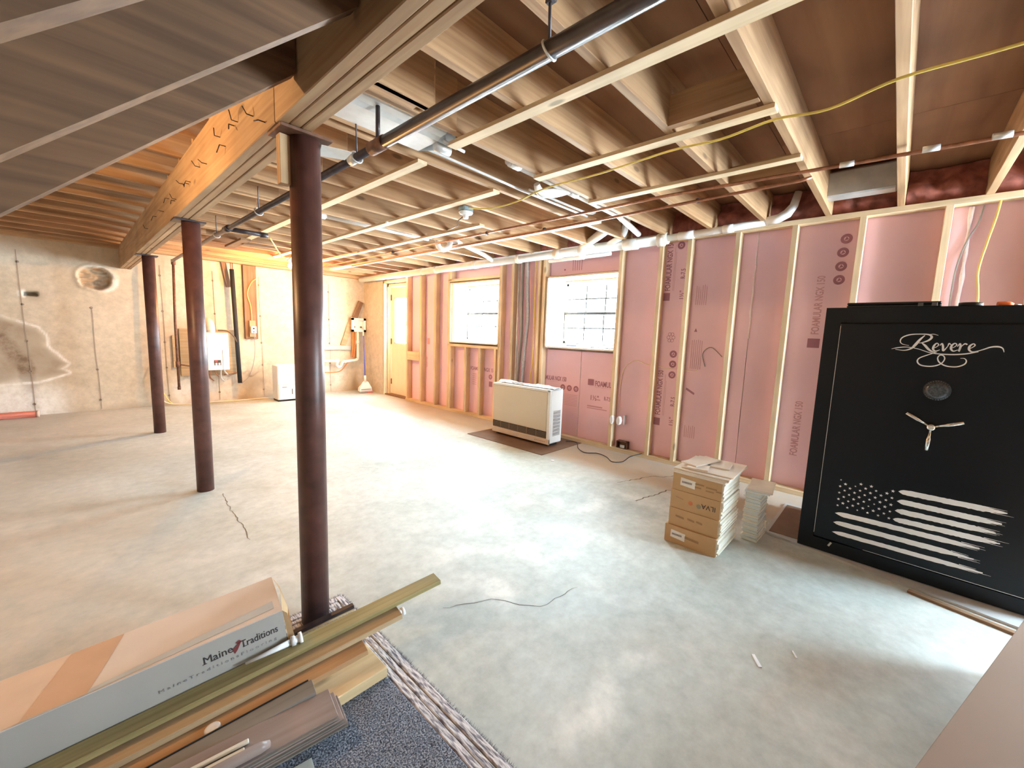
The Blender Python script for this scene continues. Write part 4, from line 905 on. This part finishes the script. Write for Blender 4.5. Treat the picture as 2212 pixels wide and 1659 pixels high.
box('door', .072, SW-.072, .0-.012, .055, .096, SH-.084, safe_black, sf, .006)
for x in (.068, SW-.072): box('door_gap', x, x+.004, -.001, .02, .09, SH-.08, seamdark, sf)
box('door_gap', .068, SW-.068, -.001, .02, SH-.083, SH-.079, seamdark, sf)
box('door_edge_trim', .0745, .0765, -.0135, -.011, .12, SH-.10, galv, sf); box('door_edge_trim', .30, SW-.08, -.0135, -.011, .099, .101, galv, sf)
STROKES = [
 [[.297,1.213,.0005],[.32,1.22,.0016],[.353,1.225,.0013],[.395,1.218,.001],[.445,1.2,.0013],[.507,1.196,.0021],[.559,1.202,.0021],[.6,1.215,.0016]],
 [[.413,1.286,.001],[.398,1.265,.0036],[.385,1.24,.0047],[.371,1.219,.0031],[.347,1.208,.0016],[.312,1.211,.0005]],
 [[.361,1.233,.0005],[.335,1.24,.001],[.326,1.255,.0016],[.333,1.274,.0021],[.359,1.288,.0021],[.395,1.292,.0016],[.427,1.29,.0026],[.438,1.278,.0036],[.429,1.262,.0031],[.408,1.25,.0016],[.396,1.247,.0008]],
 [[.427,1.29,.001],[.443,1.293,.001],[.46,1.287,.0005]],
 [[.405,1.249,.001],[.419,1.236,.0036],[.434,1.217,.0036],[.449,1.206,.0021],[.46,1.205,.0008]],
 [[.445,1.22,.0008],[.459,1.23,.001],[.466,1.241,.0016],[.459,1.249,.0016],[.451,1.237,.0031],[.449,1.22,.0031],[.458,1.21,.0021],[.473,1.217,.0008]],
 [[.471,1.238,.0008],[.477,1.248,.0021],[.482,1.233,.0031],[.485,1.213,.0026],[.497,1.234,.001],[.501,1.249,.0021],[.508,1.243,.0008]],
 [[.506,1.223,.0008],[.52,1.233,.001],[.527,1.244,.0016],[.52,1.251,.0016],[.511,1.24,.0031],[.51,1.224,.0031],[.519,1.213,.0021],[.533,1.22,.0008]],
 [[.53,1.235,.0008],[.537,1.25,.0021],[.54,1.234,.0031],[.537,1.213,.0026],[.543,1.236,.001],[.553,1.25,.0021],[.561,1.246,.0021]],
 [[.565,1.224,.0008],[.578,1.233,.001],[.586,1.244,.0016],[.58,1.251,.0016],[.57,1.24,.0031],[.569,1.224,.0031],[.579,1.213,.0021],[.596,1.217,.0013],[.616,1.227,.0018],[.636,1.238,.0023],[.658,1.241,.0026],[.672,1.234,.0016],[.678,1.217,.0005]],
 [[.464,1.205,.0008],[.431,1.188,.0016],[.405,1.171,.0018],[.401,1.152,.0021],[.417,1.136,.0021],[.453,1.134,.0021],[.482,1.147,.0018],[.494,1.17,.0016],[.49,1.187,.0016],[.477,1.191,.0016],[.47,1.177,.0016],[.478,1.156,.0021],[.502,1.14,.0021],[.536,1.138,.0021],[.561,1.151,.0021],[.567,1.168,.0016],[.559,1.18,.001],[.546,1.18,.0005]]]
XX = (1, 0, 0); ZZ = (0, 0, 1); fo = (0, -.0125, 0)
poly_on('script_logo', ribbon_polys([[(a, b_, w*1.15+.0004) for a, b_, w in s] for s in STROKES]), decal, sf, fo, XX, ZZ)
polys = []
fr_ = random.Random(3)
for i, (x0, x1, z0, z1) in enumerate(((.405, .775, .471, .476), (.405, .765, .418, .420), (.403, .752, .365, .372), (.400, .770, .316, .326), (.160, .712, .267, .277), (.158, .700, .212, .219), (.158, .735, .153, .164))):
    n = 40; th = .0135 if i != 6 else .0115; up, lo = [], []
    for k in range(n+1):
        s = k/n; x = x0+(x1-x0)*s; zc = z0+(z1-z0)*s - .02*(1 if i == 6 else 0)*s*0
        e = min(1, (s*x1/.5)*9) ** .5 * (1 if s < .8 else max(.12, 1-(s-.8)*4.2))
        up.append((x, zc + th*e + fr_.uniform(-.0012, .0012))); lo.append((x, zc - th*e + fr_.uniform(-.0014, .0014)))
    for k in range(n): polys.append([lo[k], lo[k+1], up[k+1], up[k]])
    for q in range(5):
        zz = z1 + (q-2)*th*.42; L_ = fr_.uniform(.02, .06); xs_ = x1-.05+fr_.uniform(-.03, .0)
        polys.append([(xs_, zz-.0014), (xs_+L_+.03, zz-.0002), (xs_+L_+.03, zz+.0004), (xs_, zz+.0016)])
poly_on('flag_stripes', polys, decal, sf, fo, XX, ZZ)
polys = []
for r_ in range(9):
    for c_ in range(6 if r_ % 2 == 0 else 5):
        x = .167+.0435*c_+(.0217 if r_ % 2 else 0); z = .465-.0188*r_
        if r_ == 0 and c_ in (1, 4): continue
        s = .0085*fr_.uniform(.8, 1.05) if fr_.random() > .08 else .005
        pts = []
        for k in range(10):
            a = math.pi/2+k*math.pi/5; rr = s if k % 2 == 0 else s*.42; pts.append((x+rr*math.cos(a), z+rr*math.sin(a)))
        for k in range(10): polys.append([(x, z), pts[k], pts[(k+1) % 10]])
poly_on('flag_stars', polys, decal, sf, fo, XX, ZZ)
lathe('lock_dial', [(.050, 0), (.050, -.010), (.044, -.016), (.040, -.028), (.030, -.034)], plain('dial_grey', (.085, .095, .11), .35, .5, .5, .5, 160), sf, (.486, -.012, 1.017), 28, 'y')
poly_on('dial_marks', [[(.486+.0405*math.cos(a)-.0006, 1.017+.0405*math.sin(a)), (.486+.0405*math.cos(a)+.0006, 1.017+.0405*math.sin(a)), (.486+.048*math.cos(a)+.0006, 1.017+.048*math.sin(a)), (.486+.048*math.cos(a)-.0006, 1.017+.048*math.sin(a))] for a in [k*math.pi/16 for k in range(32)]], decal, sf, (0, -.0265, 0), XX, ZZ)
hub = lathe('handle_hub', [(.022, 0), (.022, -.025), (.018, -.045), (.016, -.055), (.009, -.060)], chrome, sf, (.485, -.012, .835), 20, 'y')
for a, l in ((148, .112), (22, .115), (268, .115)):
    ca, sa = math.cos(R(a)), math.sin(R(a)); p0 = Vector((.485, -.052, .835))
    tube('handle_spoke', [p0+Vector((ca*.015, 0, sa*.015)), p0+Vector((ca*.045, -.006, sa*.045)), p0+Vector((ca*.06, -.010, sa*.06)), p0+Vector((ca*l, -.016, sa*l))], [.006, .006, .0095, .0085], chrome, sf, 12)
box('silver_badge', .150, .160, -.014, -.0115, .06, .088, galv, sf, .001, (0, R(25), 0))
# things on the safe
def on_safe(x, y, z):
    a = math.atan2(-.9992, -.0399); return Vector((2.958+math.cos(a)*x-math.sin(a)*y, .323+math.sin(a)*x+math.cos(a)*y, z))
SR = (0, 0, math.atan2(-.9992, -.0399))
cs = tag(empty('equipment_case', on_safe(.27, .16, SH), SR), 'flat black plastic case lying on top of the safe', 'case')
box('lower_shell', -.185, .185, -.13, .13, 0, .014, blackp, cs, .004); box('lid', -.185, .185, -.13, .13, .0155, .028, blackp, cs, .004)
for x in (.10, .15): box('latch', x, x+.02, -.133, -.129, .004, .022, plain('latch_grey', (.12, .12, .13), .3) if x == .10 else bpy.data.materials['latch_grey'], cs, .001)
tp = tag(empty('tape_roll', on_safe(.555, .10, SH)), 'black tape roll standing flat on the safe', 'tape')
lathe('roll', [(.020, 0), (.042, 0), (.042, .022), (.020, .022), (.020, 0)], blackp, tp, on_safe(.555, .10, SH), 24, caps=False)
lathe('core', [(.018, 0), (.020, 0), (.020, .022), (.018, .022)], cardboard, tp, on_safe(.555, .10, SH), 20, caps=False)
ov = tag(empty('orange_marker', on_safe(.66, .09, SH)), 'small orange plastic object on the safe near the frame edge', 'tool')
tube('body', [on_safe(.64, .09, SH+.013), on_safe(.675, .10, SH+.014), on_safe(.69, .105, SH+.011)], [.011, .012, .006], orange, ov, 10)
tube('tip', [on_safe(.69, .105, SH+.011), on_safe(.715, .115, SH+.009)], [.004, .002], galv, ov, 8)
cable('dark_cable', [(4.035, -.30, 2.14), (4.035, -.285, 2.03), (4.035, -.25, 1.93), (4.035, -.222, 1.78), (4.035, -.215, 1.6), (4.035, -.22, 1.2)], .005, greycable, 'dark thin cable hanging on the foam behind the safe')

# ------------------------------------------------------------------ tile cartons
BX0, BX1, BY0, BY1 = 2.432, 2.765, .620, .912
zs = [(0.0, .106), (.108, .213), (.215, .325), (.327, .432)]
offs = [(-.012, .012, .0), (0, 0, 0), (.004, 0, 0), (.006, -.004, 0)]
names = ['bottom carton of the tall tile stack, with a barcode label', 'second carton from below in the tall tile stack, faint print', 'third carton up in the tall tile stack, with an inverted logo', 'top carton of the tall tile stack, under the loose tiles, labelled']
for i, ((z0, z1), (ox, oy, _)) in enumerate(zip(zs, offs)):
    c = tag(empty('tile_carton', ((BX0+BX1)/2, (BY0+BY1)/2, z0)), names[i], 'box', 'tile cartons stacked by the safe')
    x0, x1, y0, y1 = BX0+ox, BX1, BY0+.012, BY1+oy
    multibox('carton_sleeve', [(x0, x0+.003, y0, y1, z0, z1), (x1-.003, x1, y0, y1, z0, z1), (x0+.003, x1-.003, y0, y1, z0, z0+.003), (x0+.003, x1-.003, y0, y1, z1-.003, z1), (x0+.003, x1-.003, y1-.003, y1, z0+.003, z1-.003)], cardboard, c)
    n = 9; h_ = (z1-z0-.008)/n
    for k in range(n):
        q = rnd.uniform(-.004, .008); box('tile', x0+.006+rnd.uniform(0, .004), x1-.004, y0-.012+q, y1-.006, z0+.004+h_*k+.0004, z0+.004+h_*(k+1)-.0004, tile_m, c)
    fo_ = (x0-.0006, 0, 0)
    if i in (0, 3):
        yl = y1-.035 if i == 0 else y1-.045
        poly_on('paper_label', [[(-yl, z0+.035), (-yl+.085, z0+.028), (-yl+.087, z0+.075), (-yl+.002, z0+.082)]], labelm, c, fo_, Ym, V_)
        poly_on('barcode', [[(-yl+.010+.0045*k, z0+.050), (-yl+.0125+.0045*k, z0+.050), (-yl+.0125+.0045*k, z0+.062), (-yl+.010+.0045*k, z0+.062)] for k in range(13)], ink, c, (x0-.0012, 0, 0), Ym, V_)
    if i == 3:
        for k, (a, b_, w) in enumerate(((.13, .06, .05), (.13, .04, .035), (.19, .055, .06), (.19, .035, .045), (.245, .045, .03))):
            poly_on('print', [[(-y1+a, z0+b_), (-y1+a+w, z0+b_), (-y1+a+w, z0+b_+.008), (-y1+a, z0+b_+.008)]], inkfaint, c, fo_, Ym, V_)
    if i == 2:
        text_on('lettering', 'ILVA', .040, ink, c, (x0-.001, y0+.022, z0+.068), Yp, (0, 0, -1), 1.0, .0)
        poly_on('red_print', [disc(-y1+.118, z0+.052, .013, 8)], redink, c, fo_, Ym, V_); poly_on('green_print', [disc(-y1+.165, z0+.047, .014, 8)], greenink, c, fo_, Ym, V_)
        poly_on('print', [[(-y1+.03, z0+.068), (-y1+.075, z0+.060), (-y1+.075, z0+.064), (-y1+.03, z0+.072)]], inkfaint, c, fo_, Ym, V_)
    if i == 1:
        for a, w in ((.04, .05), (.11, .04), (.16, .035)): poly_on('print', [[(-y1+a, z0+.055), (-y1+a+w, z0+.05), (-y1+a+w, z0+.062), (-y1+a, z0+.067)]], inkfaint, c, fo_, Ym, V_)
    if i == 0: poly_on('print', [[(-y1+.12, z0+.05), (-y1+.20, z0+.045), (-y1+.20, z0+.06), (-y1+.12, z0+.065)]], inkfaint, c, fo_, Ym, V_)
tl = ['lowest of the loose large tiles on the tall carton stack', 'second loose large tile on the tall carton stack', 'third loose large tile on the tall carton stack', 'fourth loose large tile on the tall carton stack', 'topmost loose large tile on the tall carton stack, set back']
z = .4325
for k in range(5):
    dx = .012*k if k < 4 else .045
    tag(box('floor_tile', BX0-.01+rnd.uniform(-.004, .004)+(0 if k < 4 else .035), BX1+.005+(.0 if k < 3 else .02), BY0-.004-(.008 if k > 1 else 0)-(.004*k), BY1-.006+(0 if k < 4 else -.03), z, z+.0068, tile_p, None, .0012, (0, 0, R(rnd.uniform(-.8, .8)+(2 if k == 4 else 0)))), tl[k], 'tile', 'loose tiles on the carton stack'); z += .0075
def tilepiece(name, cx, cy, dx, dy, z, rz, lab, m_=tile_p, tilt=(0, 0)):
    return tag(box(name, cx-dx/2, cx+dx/2, cy-dy/2, cy+dy/2, z, z+.0075, m_, None, .0012, (R(tilt[0]), R(tilt[1]), R(rz))), lab, 'tile', 'loose tiles on the carton stack')
tilepiece('cut_tile', 2.55, .80, .20, .115, z+.0005, 12, 'cut tile piece at the left on top of the carton stack')
tilepiece('cut_tile', 2.64, .71, .12, .12, z+.0005, 8, 'small square cut tile near the right edge on top of stack')
tilepiece('cut_tile', 2.61, .81, .25, .105, z+.009, -16, 'uppermost cut tile laid askew on the carton stack')
# short stack of white tile offcuts
_o = 'first second third fourth fifth sixth seventh eighth ninth tenth eleventh twelfth thirteenth fourteenth fifteenth sixteenth seventeenth eighteenth nineteenth'.split()
ORD = _o + ['twentieth'] + ['twenty-' + w for w in _o[:9]] + ['thirtieth'] + ['thirty-' + w for w in _o[:9]]
z = 0.0
sm_l = []
for k in range(34):
    th = .0092 if k % 9 else .011
    x0 = 2.80+rnd.uniform(-.006, .006) + (.012 if 12 < k < 22 else 0); y0 = .512+rnd.uniform(-.006, .006)-(.006 if k < 6 else 0)
    tag(box('tile_offcut', x0, x0+.185+(rnd.uniform(0, .01)), y0, y0+.085, z, z+th-.0009, tile_w if k % 4 else tile_m, None, .0008, (0, 0, R(rnd.uniform(-2.5, 2.5)))), 'narrow white tile offcut, %s up from the floor in the short stack' % ORD[k], 'tile', 'tile offcuts in the short stack'); z += th
tag(box('tile_offcut', 2.76, 3.02, .470, .600, z, z+.008, tile_w, None, .001, (0, 0, R(4))), 'wide pale tile laid across the short offcut stack, lower one', 'tile', 'wide tiles capping the short stack')
tag(box('tile_offcut', 2.765, 3.02, .462, .595, z+.0085, z+.017, tile_p, None, .001, (0, 0, R(7))), 'wide pale tile topmost on the short offcut stack', 'tile', 'wide tiles capping the short stack')
o = tag(box('tile_offcut', 2.985, 3.02, .50, .56, 0, .075, tile_m, None, .002), 'small upright tile scrap leaning behind the short stack', 'tile')

# white scraps on the floor
tag(box('paper_scrap', 1.70, 1.765, .262, .275, 0, .004, paper, None, .001, (0, 0, R(35))), 'small white paper scrap on the floor, left one', 'scrap')
tag(box('paper_scrap', 1.86, 1.90, .165, .172, 0, .003, paper, None, .001, (0, 0, R(30))), 'thin white sliver on the floor right of the paper scrap', 'scrap')
tag(box('paper_scrap', 3.14, 3.18, 2.34, 2.37, 0, .003, paper, None, .001, (0, 0, R(30))), 'tiny white scrap on the floor in front of the heater', 'scrap')

# ------------------------------------------------------------------ big brown carton under the camera
ct = tag(empty('large_carton', (.75, -.027, 0), (0, 0, math.atan2(-.285, .958))), 'large plain brown carton at the lower right corner of the view', 'box')
multibox('carton_walls', [(0, 1.7, -.6, -.596, 0, .45), (0, 1.7, -.004, 0, 0, .45), (0, .004, -.596, -.004, 0, .45), (1.696, 1.7, -.596, -.004, 0, .45)], cartonmat, ct)
box('top_flap', 0, 1.7, -.300, 0, .4465, .4505, cartonmat, ct, .001); box('top_flap', 0, 1.7, -.6, -.302, .4465, .4505, cartonmat, ct, .001)

# ------------------------------------------------------------------ rug
rug_c, nt, N, L, b = newmat('blue_grey_pile')
tc = N.new('ShaderNodeTexCoord'); n1 = N.new('ShaderNodeTexNoise'); n1.inputs['Scale'].default_value = 190; n1.inputs['Detail'].default_value = 3
L.new(tc.outputs['Object'], n1.inputs['Vector']); rp = N.new('ShaderNodeValToRGB')
rp.color_ramp.elements[0].position = .38; rp.color_ramp.elements[0].color = (.05, .07, .11, 1); rp.color_ramp.elements[1].position = .62; rp.color_ramp.elements[1].color = (.40, .44, .52, 1)
L.new(n1.outputs['Fac'], rp.inputs[0]); L.new(rp.outputs[0], b.inputs['Base Color']); b.inputs['Roughness'].default_value = .95
bp = N.new('ShaderNodeBump'); bp.inputs['Strength'].default_value = 1; bp.inputs['Distance'].default_value = .004; L.new(n1.outputs['Fac'], bp.inputs['Height']); L.new(bp.outputs[0], b.inputs['Normal'])
rug_b, nt, N, L, b = newmat('rug_border_weave')
tc = N.new('ShaderNodeTexCoord'); mp = N.new('ShaderNodeMapping'); mp.inputs['Scale'].default_value = (120, 22, 1); L.new(tc.outputs['Object'], mp.inputs[0])
n1 = N.new('ShaderNodeTexNoise'); n1.inputs['Scale'].default_value = 1; n1.inputs['Detail'].default_value = 4; L.new(mp.outputs[0], n1.inputs['Vector'])
rp = N.new('ShaderNodeValToRGB'); rp.color_ramp.elements[0].position = .38; rp.color_ramp.elements[0].color = (.16, .15, .19, 1); rp.color_ramp.elements[1].position = .56; rp.color_ramp.elements[1].color = (.72, .70, .72, 1)
L.new(n1.outputs['Fac'], rp.inputs[0]); L.new(rp.outputs[0], b.inputs['Base Color']); b.inputs['Roughness'].default_value = .95
bp = N.new('ShaderNodeBump'); bp.inputs['Strength'].default_value = 1; bp.inputs['Distance'].default_value = .004; L.new(n1.outputs['Fac'], bp.inputs['Height']); L.new(bp.outputs[0], b.inputs['Normal'])
RX0, RX1, RY0, RY1 = -.45, .775, 0.0, 1.735
rg = tag(empty('rug', (.2, .6, 0)), 'blue-grey speckled rug with woven grey border and frayed edge', 'rug')
box('rug_field', RX0+.08, RX1-.088, RY0+.08, RY1-.088, 0.001, .012, rug_c, rg, .003)
for k, (a, w) in enumerate(((0.0, .030), (.034, .022), (.060, .026))):
    box('border_band', RX1-a-w, RX1-a, RY0, RY1-a, 0.001, .011-.001*(k == 1), rug_b, rg, .003)
    box('border_band', RX0, RX1-a-w if a else RX1-.03, RY1-a-w, RY1-a, 0.001, .0105, rug_b, rg, .003)
V, F = [], []
for k in range(2600):
    if k < 1900: x, y, dx, dy = RX1, rnd.uniform(RY0, RY1), 1, 0
    else: x, y, dx, dy = rnd.uniform(.3, RX1), RY1, 0, 1
    l = rnd.uniform(.006, .016); sx_ = rnd.uniform(-.006, .006); n = len(V); w = .0009
    x += rnd.uniform(-.006, .001)*dx; y += rnd.uniform(-.006, .001)*dy
    V += [(x-w*dy, y-w*dx, .004), (x+w*dy, y+w*dx, .004), (x+dx*l+sx_*dy, y+dy*l+sx_*dx, rnd.uniform(.002, .016))]; F.append((n, n+1, n+2))
stuff(mobj('frayed_edge', V, F, plain('fringe_grey', (.22, .21, .25), .9), rg))
V, F = [], []
for k in range(16000):
    x = rnd.uniform(.30, RX1-.09); y = rnd.uniform(.50, 1.30); n = len(V); a = rnd.uniform(0, 6.28); w = .0011; l = rnd.uniform(.003, .006)
    V += [(x-w*math.cos(a), y-w*math.sin(a), .011), (x+w*math.cos(a), y+w*math.sin(a), .011), (x+rnd.uniform(-.003, .003), y+rnd.uniform(-.003, .003), .012+l)]; F.append((n, n+1, n+2))
stuff(mobj('rug_pile', V, F, rug_c, rg))

# ------------------------------------------------------------------ pile of boards and carton, lower left
TZ = R(-9.15); TY = R(-6.6)
def pile_thing(name, loc, lab, cat, ty=TY, tz=TZ): return tag(empty(name, loc, (0, ty, tz)), lab, cat)
blk = tag(box('wood_block', .44, .685, 1.180, 1.337, .013, .051, W['block', 'x'], None, .003), 'pale short lumber block lying flat on the rug under the boards', 'wood block')
b_ = pile_thing('flooring_carton', (.452, 1.432, .118), 'long white printed flooring carton on the board pile', 'box')
BL, BW, BH = 1.02, .235, .140
multibox('carton_body', [(-BL, 0, 0, .003, 0, BH), (-BL, 0, BW-.003, BW, 0, BH), (-BL, 0, .003, BW-.003, 0, .003), (-BL, -BL+.003, 0, BW, 0, BH)], whitecard2, b_)
box('carton_top', -BL, 0, 0.0, BW, BH-.002, BH+.001, whitecard, b_)
mobj('end_flap', [(0, 0, .0), (.0, 0, BH), (.0, BW, BH), (.0, BW, 0), (-.02, .01, 0), (-.02, BW-.01, 0)], [(0, 3, 2, 1)], whitecard2, b_, (-.006, 0, 0))
mobj('torn_flap', [(0, 0, BH), (0.012, BW*.5, BH+.004), (0, BW, BH), (.02, BW, BH-.05), (.026, BW*.5, BH-.075), (.022, 0, BH-.115), (0.002, 0, BH-.12)], [(0, 6, 5, 4, 1), (1, 4, 3, 2)], cardboard, b_, (0, 0, 0))
mobj('open_lip', [(0, 0, BH), (.004, .0, 0), (.022, -.006, BH*.25), (.012, -.003, BH*.9)], [(0, 1, 2, 3)], cardboard, b_)
o = mobj('clear_tape', [(-.02, .03, 0), (-.02, .075, 0), (-.62, -.0, 0), (-.52, -.0, 0)], [(0, 1, 2, 3)], plain('clear_tape', (.55, .60, .62), .15), b_, (0, 0, BH+.0018))
def fit(s_, size, x0, x1, z, m_, bold=0):
    me = text_mesh(s_, size, m_, bold); w_ = max(v.co.x for v in me.vertices)
    return text_on('lettering', s_, size, m_, b_, (x0, -.0008, z), XX, ZZ, (x1-x0)/w_, bold)
fit('Maine', .036, -.228, -.150, .072, ink); fit('Traditions', .036, -.128, -.022, .072, ink)
for x_, z_ in ((-.228, .072), (-.207, .072), (-.128+.006, .072)): box('lettering', x_-.002, x_+.009, -.0012, -.0002, z_, z_+.0016, ink, b_)
poly_on('red_emblem', [[(-.147, .062), (-.138, .072), (-.124, .098), (-.134, .094), (-.144, .086), (-.152, .080)], [(-.141, .098), (-.130, .104), (-.122, .094), (-.133, .091)]], plain('maroon_ink', (.22, .05, .05), .6), b_, (0, -.0008, 0), XX, ZZ)
fit('M a i n e T r a d i t i o n s F l o o r i n g', .014, -.34, -.03, .046, plain('grey_ink', (.26, .25, .25), .7))
mobj('brown_tape_patch', [(-.60, .004, 0), (-.475, .004, 0), (-.445, .12, 0), (-.42, BW-.002, 0), (-.54, BW-.002, 0)], [(0, 1, 2, 3, 4)], plain('tape_tan', (.58, .40, .28), .4), b_, (0, 0, BH+.0020))
mobj('peach_paper', [(-1.01, .06, 0), (-.86, .05, 0), (-.80, .004, 0), (-.60, .004, 0), (-.54, BW-.002, 0), (-1.01, BW-.002, 0)], [(0, 1, 2, 3, 4, 5)], plain('peach_card', (.64, .51, .41), .5), b_, (0, 0, BH+.0016))

o = pile_thing('treated_board', (.986, 1.278, .198), 'long olive treated board projecting farthest right from the pile', 'board')
box('plank', -1.45, 0, 0, .064, -.019, 0, W['treated', 'x'], o, .0015)
o = pile_thing('tan_board', (.795, 1.262, .150), 'tan board with a white ring on its end, below the olive board', 'board')
box('plank', -1.05, 0, 0, .060, -.019, 0, W['tan', 'x'], o, .0015)
lathe('ring_cap', [(.009, 0), (.015, 0), (.015, .012), (.009, .012), (.009, 0)], wvinyl, o, (.006, .026, -.009), 16, 'x', False)
o = pile_thing('amber_board', (.64, 1.231, .111), 'amber board with a white round cap, in the middle of the pile', 'board')
box('plank', -.74, 0, 0, .062, -.018, 0, wood('amber_wood', (.60, .37, .19), (.46, .27, .13), 'x', knots=False), o, .0015); lathe('white_cap', [(.020, 0), (.020, .004), (.016, .007), (.006, .004)], wvinyl, o, (-.442, .020, 0.0), 18)
o = pile_thing('grey_board', (.452, 1.201, .098), 'grey satin trim board between the amber board and mauve planks', 'board')
box('plank', -.60, 0, 0, .058, -.012, 0, W['grey', 'x'], o, .001); box('dark_lip', -.60, -.01, .058, .061, -.012, .003, blackp, o)
for k, (dx, dy, dz, lab) in enumerate(((0, 0, 0, 'topmost mauve laminate plank lying on the wood block'), (.012, -.010, -.0115, 'middle mauve laminate plank on the wood block'), (.020, -.018, -.023, 'lowest mauve laminate plank on the wood block'))):
    o = pile_thing('laminate_plank', (.470+dx, 1.086+dy, .088+dz), lab, 'plank', R(-2.0)); o['group'] = 'mauve laminate planks'
    box('plank', -.75, 0, 0, .112, -.0105, 0, W['mauve', 'x'], o, .0012); box('tongue', -.75, 0, -.007, 0, -.008, -.004, W['grey', 'x'], o)
for k, (x, y, z, lab) in enumerate(((.265, 1.178, .0895, 'cream thin strip on the planks, upper one'), (.25, 1.158, .0895, 'cream thin strip on the planks, lower one'))):
    o = pile_thing('cream_strip', (x, y, z), lab, 'strip', R(-2.0)); box('strip_body', -.5, 0, 0, .013, -.008, 0, plain('cream_paint', (.70, .66, .56), .5) if k == 0 else bpy.data.materials['cream_paint'], o, .002)
o = pile_thing('curved_strip', (.30, 1.125, .0925), 'grey-brown moulding with rounded end on the laminate planks', 'strip', R(-2.0))
tube('moulding', [(-.55, .0, .006), (-.02, 0, .006), (.0, .004, .0)], [.014, .014, .009], W['mauve', 'x'], o, 12)
o = pile_thing('dark_strip', (.735, 1.53, .080), 'dark metal strip just in front of the near column foot', 'strip')
box('strip_body', -.42, 0, 0, .022, -.02, 0, iron, o, .001); box('gold_edge', -.42, -.002, -.005, 0, -.02, -.012, W['tan', 'x'], o)
o = pile_thing('white_rod', (.478, 1.402, .150), 'white plastic rod with connector along the flooring carton', 'rod')
tube('rod', [(-.16, 0, 0), (-.02, 0, 0)], [.004, .011], wvinyl, o, 12); lathe('connector', [(.016, -.028), (.016, -.014), (.012, -.012), (.012, -.004), (.018, -.002), (.018, .008)], wvinyl, o, (0, 0, 0), 14, 'x')
tag(box('plastic_sheet', .12, .375, .86, 1.10, .012, .016, plain('pale_sheet', (.66, .72, .68), .3), None, .001, (0, 0, R(-8))), 'pale plastic sheet on the rug left edge at the bottom', 'sheet')

# smoke-alarm like knob on strap and nails
tag(lathe('strap_knob', [(.006, 0), (.014, -.006), (.016, -.014), (.010, -.022)], wvinyl, None, (1.985, 3.42, 2.166), 12), 'small white knob beside the far ceiling strap', 'knob')
